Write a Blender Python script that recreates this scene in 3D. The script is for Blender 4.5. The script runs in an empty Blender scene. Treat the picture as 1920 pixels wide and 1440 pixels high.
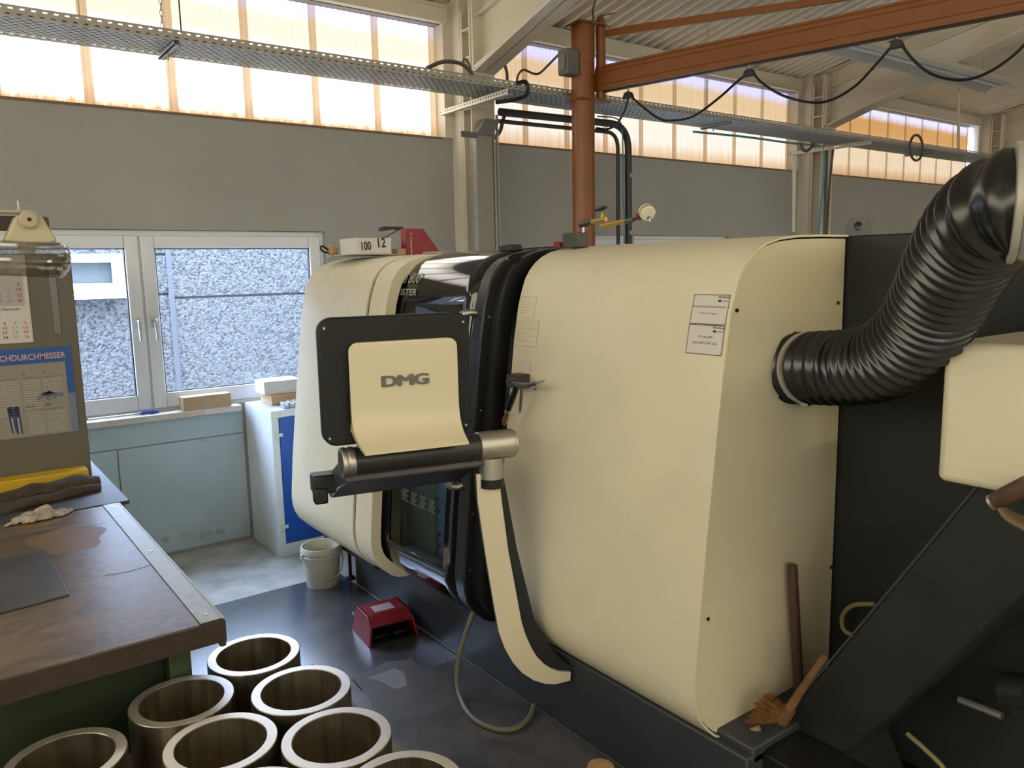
import bpy, bmesh, math, random
from mathutils import Vector, Matrix, noise
random.seed(7)
scene = bpy.context.scene
COL = scene.collection
V = Vector
# ------------------------------------------------------------------ camera
YAW, PITCH, ROLL, FPX, H = .635, .1436, .021, 1490.0, 1.9
_f = V((math.sin(YAW)*math.cos(PITCH), math.cos(YAW)*math.cos(PITCH), -math.sin(PITCH)))
_r0 = V((math.cos(YAW), -math.sin(YAW), 0)); _d0 = _f.cross(_r0)
_r = math.cos(ROLL)*_r0 + math.sin(ROLL)*_d0
_d = -math.sin(ROLL)*_r0 + math.cos(ROLL)*_d0
cam = bpy.data.cameras.new('camera'); cam.sensor_fit = 'HORIZONTAL'; cam.sensor_width = 36
cam.lens = 36*FPX/1920; cam.clip_start = .05
camo = bpy.data.objects.new('camera', cam); COL.objects.link(camo)
mw = Matrix.Identity(4)
for i, c in enumerate((_r, -_d, -_f)):
    for j in range(3): mw[j][i] = c[j]
mw.translation = (0, 0, H); camo.matrix_world = mw
scene.camera = camo
# ------------------------------------------------------------------ world, exposure
w = bpy.data.worlds.new('sky'); scene.world = w; w.use_nodes = True
wb = w.node_tree.nodes['Background']; wb.inputs[0].default_value = (.52, .68, 1, 1); wb.inputs[1].default_value = 37
for x0_, x1_ in ((-.10, 2.47), (4.78, 7.14)):      # sampling portals in the two window openings
    la = bpy.data.lights.new('window_portal', 'AREA'); la.shape = 'RECTANGLE'; la.size = x1_-x0_; la.size_y = 1.22; la.cycles.is_portal = True
    lo_ = bpy.data.objects.new('window_portal', la); COL.objects.link(lo_); lo_.location = ((x0_+x1_)/2, 5.93, 1.595); lo_.rotation_euler = (-math.pi/2, 0, 0)
scene.view_settings.view_transform = 'Standard'; scene.view_settings.look = 'None'
scene.view_settings.exposure = 0.0; scene.view_settings.gamma = 1
scene.view_settings.use_curve_mapping = False
WARM = (1, .84, .55)
TUBE_STRENGTH = 112.0        # lit fluorescent tubes elsewhere in the hall
GABLE_STRENGTH = 4.8        # translucent glazing in the gable wall
# pixel (1920x1440) to a point on a plane
def ray(x, y): return _r*((x-960)/FPX) + _d*((y-720)/FPX) + _f
def at(x, y, **k):
    (a, v), = k.items(); i = 'XYZ'.index(a); d = ray(x, y); o = V((0, 0, H)); return o + d*((v-o[i])/d[i])
def pl(x, y, A, d):
    n = V((-d[1], d[0], 0)); o = V((0, 0, H)); r = ray(x, y); return o + r*(n.dot(V((A[0], A[1], 0))-o)/n.dot(r))
def dep(x, y, D): return V((0, 0, H)) + ray(x, y)*D
# ------------------------------------------------------------------ materials
MATS = {}
def mat(name, col, rough=.5, metal=0, var=0, vs=6, bump=0, bs=60, spec=.5, coat=0, col2=None, trans=0, detail=4, stretch=None, dist=0):
    if name in MATS: return MATS[name]
    m = bpy.data.materials.new(name); m.use_nodes = True; MATS[name] = m
    nt = m.node_tree; N = nt.nodes; L = nt.links; b = N['Principled BSDF']
    b.inputs['Base Color'].default_value = (*col, 1); b.inputs['Roughness'].default_value = rough
    b.inputs['Metallic'].default_value = metal; b.inputs['Specular IOR Level'].default_value = spec
    b.inputs['Coat Weight'].default_value = coat; b.inputs['Coat Roughness'].default_value = .05 if rough < .1 else rough; b.inputs['Transmission Weight'].default_value = trans
    if var or col2 or bump:
        tc = N.new('ShaderNodeTexCoord'); src = tc.outputs['Object']
        if stretch:
            mp = N.new('ShaderNodeMapping'); mp.inputs['Scale'].default_value = stretch; L.new(src, mp.inputs[0]); src = mp.outputs[0]
    if var or col2:
        n = N.new('ShaderNodeTexNoise'); n.inputs['Scale'].default_value = vs; n.inputs['Detail'].default_value = detail
        n.inputs['Roughness'].default_value = .62; n.inputs['Distortion'].default_value = dist; L.new(src, n.inputs['Vector'])
        r = N.new('ShaderNodeValToRGB'); L.new(n.outputs[0], r.inputs[0])
        c2 = col2 or tuple(min(1, c*(1+var)) for c in col); c1 = col if col2 else tuple(c*(1-var) for c in col)
        r.color_ramp.elements[0].position = .33; r.color_ramp.elements[1].position = .68
        r.color_ramp.elements[0].color = (*c1, 1); r.color_ramp.elements[1].color = (*c2, 1)
        L.new(r.outputs[0], b.inputs['Base Color'])
        mr = N.new('ShaderNodeMapRange'); mr.inputs[3].default_value = rough*.85; mr.inputs[4].default_value = min(1, rough*1.15)
        L.new(n.outputs[0], mr.inputs[0]); L.new(mr.outputs[0], b.inputs['Roughness'])
    if bump:
        n2 = N.new('ShaderNodeTexNoise'); n2.inputs['Scale'].default_value = bs; n2.inputs['Detail'].default_value = 3; L.new(src, n2.inputs['Vector'])
        bp = N.new('ShaderNodeBump'); bp.inputs['Strength'].default_value = bump; bp.inputs['Distance'].default_value = .002
        L.new(n2.outputs[0], bp.inputs['Height']); L.new(bp.outputs[0], b.inputs['Normal'])
    return m
def emis(name, col, s):
    m = bpy.data.materials.new(name); m.use_nodes = True; N = m.node_tree.nodes; N.clear()
    e = N.new('ShaderNodeEmission'); e.inputs[0].default_value = (*col, 1); e.inputs[1].default_value = s
    o = N.new('ShaderNodeOutputMaterial'); m.node_tree.links.new(e.outputs[0], o.inputs[0]); MATS[name] = m; return m
def glass(name, tint=(1, 1, 1), refl=.045, rough=.0):
    m = bpy.data.materials.new(name); m.use_nodes = True; N = m.node_tree.nodes; L = m.node_tree.links; N.clear()
    t = N.new('ShaderNodeBsdfTransparent'); t.inputs[0].default_value = (*tint, 1)
    g = N.new('ShaderNodeBsdfGlossy'); g.inputs['Roughness'].default_value = rough
    lw = N.new('ShaderNodeLayerWeight'); pw = N.new('ShaderNodeMath'); pw.operation = 'POWER'; pw.inputs[1].default_value = 5; L.new(lw.outputs['Facing'], pw.inputs[0])
    fr = N.new('ShaderNodeMath'); fr.operation = 'MULTIPLY_ADD'; fr.inputs[1].default_value = .95; fr.inputs[2].default_value = refl; L.new(pw.outputs[0], fr.inputs[0])
    mx = N.new('ShaderNodeMixShader'); o = N.new('ShaderNodeOutputMaterial')
    L.new(fr.outputs[0], mx.inputs[0]); L.new(t.outputs[0], mx.inputs[1]); L.new(g.outputs[0], mx.inputs[2]); L.new(mx.outputs[0], o.inputs[0])
    MATS[name] = m; return m
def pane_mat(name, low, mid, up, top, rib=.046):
    """yellowed translucent corrugated sheet with daylight behind: yellowing and daylight painted as radiance at the foot, the body, the warmer upper part and the top edge"""
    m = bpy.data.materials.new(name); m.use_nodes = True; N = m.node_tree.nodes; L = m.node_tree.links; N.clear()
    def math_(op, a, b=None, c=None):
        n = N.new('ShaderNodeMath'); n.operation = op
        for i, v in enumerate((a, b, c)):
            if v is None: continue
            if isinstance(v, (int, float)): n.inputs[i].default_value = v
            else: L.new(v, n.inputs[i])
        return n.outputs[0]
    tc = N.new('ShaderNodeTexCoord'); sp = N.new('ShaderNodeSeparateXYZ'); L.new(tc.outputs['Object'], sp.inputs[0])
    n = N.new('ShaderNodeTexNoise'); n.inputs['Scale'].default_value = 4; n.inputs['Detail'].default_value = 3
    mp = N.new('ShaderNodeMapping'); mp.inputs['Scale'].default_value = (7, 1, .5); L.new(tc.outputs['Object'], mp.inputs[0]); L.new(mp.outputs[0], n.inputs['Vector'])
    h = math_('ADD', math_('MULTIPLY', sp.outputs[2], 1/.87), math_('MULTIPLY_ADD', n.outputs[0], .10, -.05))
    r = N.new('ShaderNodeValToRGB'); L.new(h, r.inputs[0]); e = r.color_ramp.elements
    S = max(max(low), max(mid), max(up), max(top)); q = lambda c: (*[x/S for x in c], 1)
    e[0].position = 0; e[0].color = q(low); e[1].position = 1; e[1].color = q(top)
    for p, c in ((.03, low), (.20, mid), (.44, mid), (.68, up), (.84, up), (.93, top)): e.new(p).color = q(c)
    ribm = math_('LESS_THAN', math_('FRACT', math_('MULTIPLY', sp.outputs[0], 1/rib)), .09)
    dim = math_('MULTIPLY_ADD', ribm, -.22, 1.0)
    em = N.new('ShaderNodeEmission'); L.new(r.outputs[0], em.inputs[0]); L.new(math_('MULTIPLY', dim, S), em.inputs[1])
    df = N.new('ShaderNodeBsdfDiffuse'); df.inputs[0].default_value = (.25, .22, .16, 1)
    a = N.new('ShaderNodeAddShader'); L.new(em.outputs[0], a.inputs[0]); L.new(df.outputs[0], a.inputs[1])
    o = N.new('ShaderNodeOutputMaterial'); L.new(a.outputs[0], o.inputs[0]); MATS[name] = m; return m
cream = mat('cream_paint', (.66, .615, .45), .42, var=.03, vs=3, bump=.25, bs=700)
creamsm = mat('cream_paint_smooth', (.64, .585, .41), .38)
dark = mat('anthracite_paint', (.016, .018, .019), .46, spec=.35, var=.15, vs=4, bump=.2, bs=500)
dark2 = mat('anthracite_base_paint', (.035, .040, .047), .42, spec=.4, var=.15, vs=4)
black = mat('black_plastic', (.008, .008, .009), .38)
blackgloss = mat('black_gloss', (.006, .006, .007), .06, coat=.5)
rubber = mat('black_rubber', (.007, .007, .007), .25, spec=.6)
steel = mat('machined_steel', (.56, .53, .48), .30, 1, var=.10, vs=30)
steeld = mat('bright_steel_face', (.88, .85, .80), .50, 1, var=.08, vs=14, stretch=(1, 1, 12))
silver = mat('satin_aluminium', (.50, .49, .46), .40, 1)
galv = mat('galvanised_steel', (.40, .42, .41), .5, .6, var=.15, vs=25)
galvd = mat('galvanised_rail', (.40, .385, .34), .5, .3, var=.1, vs=25)
orange = mat('orange_paint', (.215, .066, .009), .40, var=.08, vs=5)
wallp = mat('wall_plaster', (.36, .355, .32), .9, var=.05, vs=1.2, bump=.3, bs=90)
walll = mat('wall_board_blue_grey', (.42, .53, .58), .7, var=.06, vs=2.5)
concrete = mat('concrete_floor', (.30, .298, .275), .85, vs=5, col2=(.52, .515, .475), bump=.5, bs=80, detail=8)
steelbeam = mat('beige_steel_paint', (.62, .565, .45), .55, var=.05, vs=2)
roofm = mat('roof_sheet_paint', (.66, .61, .51), .6, var=.05, vs=3)
white_pvc = mat('white_pvc', (.74, .77, .79), .35)
stone = mat('sill_stone', (.60, .56, .50), .5, var=.1, vs=12)
glassm = glass('window_glass')
smoke = glass('door_glass_smoked', (.60, .64, .64))
blue = mat('blue_enamel', (.012, .085, .42), .35)
greyenam = mat('grey_enamel', (.68, .74, .76), .45, var=.05, vs=8)
kraft = mat('kraft_cardboard', (.46, .33, .19), .85, var=.06, vs=12)
whitecard = mat('white_cardboard', (.66, .65, .61), .8)
paper = mat('white_paper', (.60, .58, .54), .8)
ink = mat('black_ink', (.03, .03, .03), .8)
inkgrey = mat('grey_ink', (.30, .30, .30), .8)
inkred = mat('red_ink', (.55, .04, .04), .8)
posterblue = mat('poster_blue', (.02, .09, .32), .6)
greygrid = mat('print_grey', (.42, .42, .40), .8)
red = mat('red_paint', (.24, .014, .022), .42, var=.08, vs=9)
benchtop = mat('worn_bench_wood', (.070, .048, .031), .38, spec=.35, vs=4, col2=(.175, .125, .080), bump=.6, bs=25, detail=10, stretch=(1.3, 2.2, 1), dist=1.6)
edgewood = mat('bench_edge_wood', (.032, .018, .012), .6, var=.3, vs=14, stretch=(1, 1, 5))
green = mat('machine_green', (.022, .042, .014), .5, var=.1, vs=6)
matm = mat('rubber_floor_mat', (.045, .045, .053), .26, spec=1.0, coat=.6, vs=4, col2=(.085, .082, .088), bump=.25, bs=120, detail=9)
matm2 = mat('worn_floor_mat', (.035, .032, .032), .40, spec=.8, vs=3, col2=(.12, .108, .092), bump=.5, bs=120, detail=9)
brownwood = mat('brown_handle_wood', (.075, .036, .022), .5, var=.25, vs=20, stretch=(1, 1, .1))
brass = mat('brass', (.55, .36, .12), .35, 1)
cloth = mat('brown_cloth', (.055, .042, .030), .95, var=.3, vs=20)
ragm = mat('rag_cotton', (.42, .37, .30), .95, var=.15, vs=18)
yellow = mat('yellow_paint', (.60, .38, .02), .5)
goldm = mat('gold_anodised', (.45, .30, .06), .35, .5)
tealc = mat('teal_cable_sheath', (.06, .26, .36), .5)
greyc = mat('grey_cable_sheath', (.10, .085, .075), .6)
hosegreen = mat('grey_green_hose', (.19, .19, .12), .5)
pebble = None
def pebble_mat():
    m = bpy.data.materials.new('exposed_aggregate'); m.use_nodes = True; N = m.node_tree.nodes; L = m.node_tree.links; b = N['Principled BSDF']
    tc = N.new('ShaderNodeTexCoord'); v = N.new('ShaderNodeTexVoronoi'); v.inputs['Scale'].default_value = 55; L.new(tc.outputs['Object'], v.inputs['Vector'])
    sh = N.new('ShaderNodeSeparateColor'); L.new(v.outputs['Color'], sh.inputs[0])
    r = N.new('ShaderNodeValToRGB'); L.new(sh.outputs[0], r.inputs[0]); e = r.color_ramp.elements
    e[0].position = .05; e[0].color = (.023, .023, .024, 1); e[1].position = .8; e[1].color = (.10, .10, .098, 1); e.new(.3).color = (.056, .056, .056, 1)
    L.new(r.outputs[0], b.inputs['Base Color']); b.inputs['Roughness'].default_value = .9
    bp = N.new('ShaderNodeBump'); bp.inputs['Distance'].default_value = .01; bp.invert = True; L.new(v.outputs['Distance'], bp.inputs['Height']); L.new(bp.outputs[0], b.inputs['Normal'])
    return m
pebble = pebble_mat()
# ------------------------------------------------------------------ mesh helpers
class MB:
    def __init__(s): s.bm = bmesh.new(); s.mi = 0
    def faces(s, vs, fs):
        vv = [s.bm.verts.new(v) for v in vs]
        for f in fs:
            try: q = s.bm.faces.new([vv[i] for i in f]); q.material_index = s.mi
            except ValueError: pass
        return s
    def box(s, lo, hi, T=None):
        (a, b, c), (d, e, f) = lo, hi
        vs = [V(p) for p in ((a,b,c),(d,b,c),(d,e,c),(a,e,c),(a,b,f),(d,b,f),(d,e,f),(a,e,f))]
        if T: vs = [T @ v for v in vs]
        return s.faces(vs, ((3,2,1,0),(4,5,6,7),(0,1,5,4),(1,2,6,5),(2,3,7,6),(3,0,4,7)))
    def prism(s, poly, fn):
        """poly list of 2d; fn(p,t) -> 3d, t in 0,1"""
        n = len(poly); vs = [V(fn(p, 0)) for p in poly]+[V(fn(p, 1)) for p in poly]
        fs = [tuple(range(n))[::-1], tuple(range(n, 2*n))]+[(i, (i+1) % n, n+(i+1) % n, n+i) for i in range(n)]
        return s.faces(vs, fs)
    def ringprism(s, outer, inner, fn):
        n = len(outer)
        vs = [V(fn(p, 0)) for p in outer]+[V(fn(p, 0)) for p in inner]+[V(fn(p, 1)) for p in outer]+[V(fn(p, 1)) for p in inner]
        fs = []
        for i in range(n-1):
            j = i+1
            fs += [(i, j, n+j, n+i), (2*n+i, 3*n+i, 3*n+j, 2*n+j), (i, 2*n+i, 2*n+j, j), (n+i, n+j, 3*n+j, 3*n+i)]
        fs += [(0, n, 3*n, 2*n), (n-1, 3*n-1, 4*n-1, 2*n-1)]
        return s.faces(vs, fs)
    def tube(s, pts, r, seg=10, smooth=0, caps=True, flat=1.0):
        pts = [V(p) for p in pts]
        if smooth:
            q = []; P = [2*pts[0]-pts[1]]+pts+[2*pts[-1]-pts[-2]]
            for i in range(1, len(P)-2):
                for k in range(smooth):
                    t = k/smooth; a, b, c, d = P[i-1], P[i], P[i+1], P[i+2]
                    q.append(.5*((2*b)+(c-a)*t+(2*a-5*b+4*c-d)*t*t+(3*b-a-3*c+d)*t**3))
            q.append(pts[-1]); 
            if isinstance(r, (list, tuple)):
                n0 = len(r)-1; r = [r[min(n0, int(i/smooth))]*(1-(i/smooth % 1))+r[min(n0, int(i/smooth)+1)]*(i/smooth % 1) for i in range(len(q))]
            pts = q
        n = len(pts); rr = r if isinstance(r, (list, tuple)) else [r]*n
        t0 = (pts[1]-pts[0]).normalized(); u = t0.orthogonal().normalized(); rings = []
        for i, p in enumerate(pts):
            t = (pts[min(i+1, n-1)]-pts[max(i-1, 0)]).normalized()
            u = (u-t*u.dot(t)).normalized(); v = t.cross(u)
            rings.append([s.bm.verts.new(p+(u*math.cos(2*math.pi*k/seg)+v*math.sin(2*math.pi*k/seg)*flat)*rr[i]) for k in range(seg)])
        for a, b in zip(rings, rings[1:]):
            for k in range(seg):
                f = s.bm.faces.new((a[k], a[(k+1) % seg], b[(k+1) % seg], b[k])); f.material_index = s.mi
        if caps:
            s.bm.faces.new(rings[0][::-1]).material_index = s.mi; s.bm.faces.new(rings[-1]).material_index = s.mi
        return s
    def lathe(s, prof, seg=32, T=None, closed=False):
        rings = []
        for r, z in prof:
            rings.append([s.bm.verts.new((T or Matrix.Identity(4)) @ V((r*math.cos(2*math.pi*k/seg), r*math.sin(2*math.pi*k/seg), z))) for k in range(seg)])
        pr = list(zip(rings, rings[1:]))
        if closed: pr.append((rings[-1], rings[0]))
        for a, b in pr:
            for k in range(seg): s.bm.faces.new((a[k], a[(k+1) % seg], b[(k+1) % seg], b[k])).material_index = s.mi
        if not closed:
            if prof[0][0] > 1e-6: s.bm.faces.new(rings[0][::-1]).material_index = s.mi
            if prof[-1][0] > 1e-6: s.bm.faces.new(rings[-1]).material_index = s.mi
        return s
    def build(s, name, m, parent=None, bev=0, sm=32, seg=2, label=None):
        bmesh.ops.recalc_face_normals(s.bm, faces=s.bm.faces[:])
        me = bpy.data.meshes.new(name); s.bm.to_mesh(me); s.bm.free()
        for x in (m if isinstance(m, (list, tuple)) else [m]): me.materials.append(x)
        if sm: me.shade_smooth(); me.set_sharp_from_angle(angle=math.radians(sm))
        o = bpy.data.objects.new(name, me); COL.objects.link(o)
        if parent:
            o.parent = parent; o.matrix_parent_inverse = parent.matrix_world.inverted()
        if bev:
            b = o.modifiers.new('bevel', 'BEVEL'); b.width = bev; b.segments = seg; b.limit_method = 'ANGLE'; b.angle_limit = math.radians(40)
        if label: o['label'] = label
        return o
def empty(name, loc=(0, 0, 0)):
    o = bpy.data.objects.new(name, None); COL.objects.link(o); o.location = loc; o.matrix_world = Matrix.Translation(loc); o.empty_display_size = .1; return o
def tag(o, label, cat, group=None):
    o['label'] = label; o['category'] = cat
    if group: o['group'] = group
    return o
def struct(o, label=None):
    o['kind'] = 'structure'
    if label: o['label'] = label
    return o
def frame(origin, u, v):
    u = V(u).normalized(); v = V(v); v = (v-u*v.dot(u)).normalized(); n = u.cross(v)
    m = Matrix.Identity(4)
    for i, c in enumerate((u, v, n)):
        for j in range(3): m[j][i] = c[j]
    m.translation = origin; return m
def along(p, q):      # matrix with local z from p to q
    z = (V(q)-V(p)).normalized(); x = z.orthogonal().normalized(); y = z.cross(x)
    m = Matrix.Identity(4)
    for i, c in enumerate((x, y, z)):
        for j in range(3): m[j][i] = c[j]
    m.translation = p; return m
def link_copy(o, parent=None, mat_world=None):
    c = o.copy(); COL.objects.link(c)
    if parent: c.parent = parent
    return c
def rrect(x0, y0, x1, y1, r, n=5):
    o = []
    for cx, cy, a in ((x1-r, y1-r, 0), (x0+r, y1-r, 90), (x0+r, y0+r, 180), (x1-r, y0+r, 270)):
        for k in range(n+1):
            t = math.radians(a+90*k/n); o.append((cx+r*math.cos(t), cy+r*math.sin(t)))
    return o
# lettering: all strings converted at once while the scene is still empty
STR = ['DMG', 'CTX beta 800', 'GILDEMEISTER', 'Ebeling', 'Verantwortlich für diese Maschine ist:', 'Thorsten Loges', 'CTX Beta 800', 'RESSOURCE-NR: 2356',
       'CHDURCHMESSER', 'NF', 'G', 'Rp', 'BSW', 'BSF', '79 Hannover', '100', '12', 'C C', 'März', 'April'] + [str(i) for i in range(1, 32)]
STR = list(dict.fromkeys(STR)); TXT = {}
_tmp = []
for s_ in STR:
    cu = bpy.data.curves.new('t', 'FONT'); cu.body = s_; cu.size = 1; cu.resolution_u = 3
    if s_ == 'CTX beta 800': cu.shear = .25
    if s_ in ('GILDEMEISTER', 'Ebeling', 'CHDURCHMESSER') or s_.isdigit(): cu.offset = .016
    if s_ == 'DMG': cu.offset = .0; cu.space_character = .92
    o_ = bpy.data.objects.new('t', cu); COL.objects.link(o_); _tmp.append((s_, o_))
dg = bpy.context.evaluated_depsgraph_get()
for s_, o_ in _tmp:
    me = bpy.data.meshes.new_from_object(o_.evaluated_get(dg))
    vs = [v.co.copy() for v in me.vertices]; x0 = min(v.x for v in vs); x1 = max(v.x for v in vs); y0 = min(v.y for v in vs); y1 = max(v.y for v in vs)
    TXT[s_] = ([((v.x-x0)/(x1-x0), (v.y-y0)/(y1-y0)) for v in vs], [tuple(p.vertices) for p in me.polygons], (x1-x0)/(y1-y0))
    bpy.data.meshes.remove(me)
for s_, o_ in _tmp:
    cu = o_.data; bpy.data.objects.remove(o_); bpy.data.curves.remove(cu)
def put(mb, s, T, x, y, h, wd=None, warp=None, depth=0):
    """flat lettering: lower left (x,y) height h in the plane T"""
    vs, fs, asp = TXT[s]; wd = wd or asp*h
    f = warp or (lambda p: p)
    mb.faces([T @ f(V((x+a*wd, y+b*h, depth))) for a, b in vs], fs)
    if depth:
        mb.faces([T @ f(V((x+a*wd, y+b*h, depth*.1))) for a, b in vs], [tuple(q)[::-1] for q in fs])
        e = {}
        for q in fs:
            for i in range(len(q)):
                k = (q[i], q[(i+1) % len(q)]); e[k] = 1
        for (a, b) in e:
            if (b, a) not in e:
                A, B_ = vs[a], vs[b]
                mb.faces([T @ f(V((x+A[0]*wd, y+A[1]*h, depth*.1))), T @ f(V((x+B_[0]*wd, y+B_[1]*h, depth*.1))), T @ f(V((x+B_[0]*wd, y+B_[1]*h, depth))), T @ f(V((x+A[0]*wd, y+A[1]*h, depth)))], [(0, 1, 2, 3)])
    return mb
def flat(mb, T, x0, y0, x1, y1, z=0):
    return mb.faces([T @ V((x0, y0, z)), T @ V((x1, y0, z)), T @ V((x1, y1, z)), T @ V((x0, y1, z))], [(0, 1, 2, 3)])
# ================================================================== the setting
YW = 5.65; XL, XR, YF = -4.2, 17.0, -9.7
ZS, ZT = 2.96, 3.83                     # clerestory
def roofz(Y): return 3.96+.19*((5.69-Y) if Y > -2 else (5.69+4+Y))
struct(MB().box((XL, YF, -.12), (XR, YW, 0)).build('floor', concrete, sm=0), 'dusty grey concrete floor of the workshop')
W1 = (-.10, 2.47, .985, 2.205); W2 = (4.78, 7.14, .985, 2.205)
wb_ = MB()
def wslab(x0, x1, z0, z1): wb_.box((x0, YW, z0), (x1, YW+.26, z1))
wslab(XL, XR, 0, .985); wslab(XL, XR, 2.205, ZS)
for a, b in ((XL, W1[0]), (W1[1], W2[0]), (W2[1], XR)): wslab(a, b, .985, 2.205)
wslab(XL, XR, ZT, 4.02)
wall = struct(wb_.build('wall_back', wallp, sm=0), 'beige plastered back wall under the clerestory')
for a, b, z0, z1 in ((-1.0, .93, .02, .78), (.938, 1.76, .02, .78), (-1.0, 1.76, .787, .952)):
    MB().box((a, YW-.012, z0), (b, YW, z1)).build('wall_panel', walll, wall, bev=.002)
struct(MB().box((XL, YW-.10, .955), (1.735, YW+.02, .998)).build('trim_1', stone, bev=.006), 'pale stone window sill')
struct(MB().box((XL-.2, YF, 0), (XL, YW+.26, 2.2)).box((XL-.2, YF, 4.35), (XL, YW+.26, 5.6)).build('wall_left', wallp, sm=0))
struct(MB().box((XR, YF, 0), (XR+.2, YW+.26, 5.6)).build('wall_right', wallp, sm=0))
struct(MB().box((XL, YF-.2, 0), (XR, YF, 2.6)).box((XL, YF-.2, 3.83), (XR, YF, 4.02)).build('wall_front', wallp, sm=0))
# ---- translucent corrugated panes
def pane_mesh(wd, hgt, mats, per=.046, amp=.006, ov=.05):
    mb = MB(); n = int(round(wd/per))*4
    xs = [-.012+(wd+.024)*i/n for i in range(n+1)]
    for i in range(n):
        mb.mi = 1 if xs[i+1] > wd-ov else 0
        y = [amp*math.cos(2*math.pi*x/per) for x in (xs[i], xs[i+1])]
        mb.faces([(xs[i], y[0], 0), (xs[i+1], y[1], 0), (xs[i+1], y[1], hgt), (xs[i], y[0], hgt)], [(0, 1, 2, 3)])
    me = bpy.data.meshes.new('pane'); mb.bm.to_mesh(me); mb.bm.free()
    for m in mats: me.materials.append(m)
    me.shade_smooth()
    return me
C0 = ((.80, .50, .26), (3.9, 3.7, 3.4), (1.25, 1.02, .76), (1.0, .95, 1.3)); C0o = ((.62, .36, .18), (.86, .62, .40), (.62, .42, .25), (.6, .5, .6))  # bays to the right dimmer and warmer: oblique-view dimming painted into the emission
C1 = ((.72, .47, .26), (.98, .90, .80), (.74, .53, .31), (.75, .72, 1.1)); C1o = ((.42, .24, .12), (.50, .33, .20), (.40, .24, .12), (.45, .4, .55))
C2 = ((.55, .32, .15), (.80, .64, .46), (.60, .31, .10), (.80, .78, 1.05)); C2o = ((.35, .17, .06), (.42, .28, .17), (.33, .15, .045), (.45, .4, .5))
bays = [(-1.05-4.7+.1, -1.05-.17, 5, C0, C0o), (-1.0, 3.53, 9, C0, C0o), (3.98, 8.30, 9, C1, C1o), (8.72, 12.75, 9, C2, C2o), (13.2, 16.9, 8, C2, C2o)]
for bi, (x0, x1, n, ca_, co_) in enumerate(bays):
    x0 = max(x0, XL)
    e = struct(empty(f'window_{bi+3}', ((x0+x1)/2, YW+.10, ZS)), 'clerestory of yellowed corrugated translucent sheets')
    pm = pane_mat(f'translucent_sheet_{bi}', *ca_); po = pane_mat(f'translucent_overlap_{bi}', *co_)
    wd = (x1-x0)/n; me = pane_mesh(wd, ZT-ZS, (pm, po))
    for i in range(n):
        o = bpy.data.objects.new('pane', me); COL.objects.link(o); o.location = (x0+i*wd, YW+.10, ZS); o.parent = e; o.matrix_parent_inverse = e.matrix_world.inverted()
    MB().box((x0, YW-.004, ZS-.014), (x1, YW+.13, ZS+.004)).build('lower_rail', mat('brown_rail', (.20, .13, .08), .6), e)
# the gable and the far long side carry the same kind of glazing
for nm, org, rot, ln, z0, hh, s in (('window_8', (XL-.05, YF+.6, 2.2), math.pi/2, 14.6, 2.2, 2.15, GABLE_STRENGTH), ('window_9', (XL+.3, YF-.05, 2.6), 0, 20.4, 2.6, 1.23, 4.5)):
    e = struct(empty(nm, org)); pm = emis('translucent_glazing_'+nm, (1, .90, .70), s)
    n = 20; wd = ln/n; me = pane_mesh(wd-.06, hh, (pm, pm), per=.12)
    for i in range(n):
        o = bpy.data.objects.new('pane', me); COL.objects.link(o)
        o.location = (org[0], org[1]+i*wd, org[2]) if rot else (org[0]+i*wd, org[1], org[2]); o.rotation_euler = (0, 0, rot); o.parent = e; o.matrix_parent_inverse = e.matrix_world.inverted()
    for i in range(n+1):
        p = V(org)+(V((0, i*wd-.03, 0)) if rot else V((i*wd-.03, 0, 0)))
        MB().box(p-V((.04, .04, 0)), p+V((.04, .04, hh))).build('mullion', steelbeam, e)
# ---- roof of trapezoidal sheets
ceil = struct(empty('ceiling', (6, -2, 5.4)), 'beige corrugated metal roof sheets')
def sheet_mesh():
    mb = MB(); per = .125; n = 8; h = .045
    for i in range(n):
        x = i*per
        pr = [(x, 0), (x+.04, 0), (x+.055, h), (x+.11, h), (x+.125, 0)]
        for (a, za), (b, zb) in zip(pr, pr[1:]):
            for Y0, Y1 in ((5.9, 2.6), (2.6, -2)):
                mb.faces([(a, Y0, roofz(Y0)+za), (b, Y0, roofz(Y0)+zb), (b, Y1, roofz(Y1)+zb), (a, Y1, roofz(Y1)+za)], [(0, 1, 2, 3)])
    me = bpy.data.meshes.new('roof_sheet'); mb.bm.to_mesh(me); mb.bm.free(); me.materials.append(roofm); return me
shm = sheet_mesh()
for i in range(22):
    for side in (0, 1):
        o = bpy.data.objects.new('roof_sheet', shm); COL.objects.link(o); o.parent = ceil; o.matrix_parent_inverse = ceil.matrix_world.inverted()
        if side == 0: o.location = (XL-.2+i, 0, 0)
        else: o.location = (XL-.2+i+1, -4, 0); o.rotation_euler = (0, 0, math.pi)
for a, b in ((XL, 3.56), (3.86, 8.34), (8.6, 12.8), (13.1, XR)):
    struct(MB().box((a, YW-.06, ZT), (b, YW+.02, ZT+.11)).tube([(a, YW-.045, ZT+.125), (b, YW-.045, ZT+.125)], .02, 8).build('trim_2', steelbeam, bev=.004))
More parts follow.
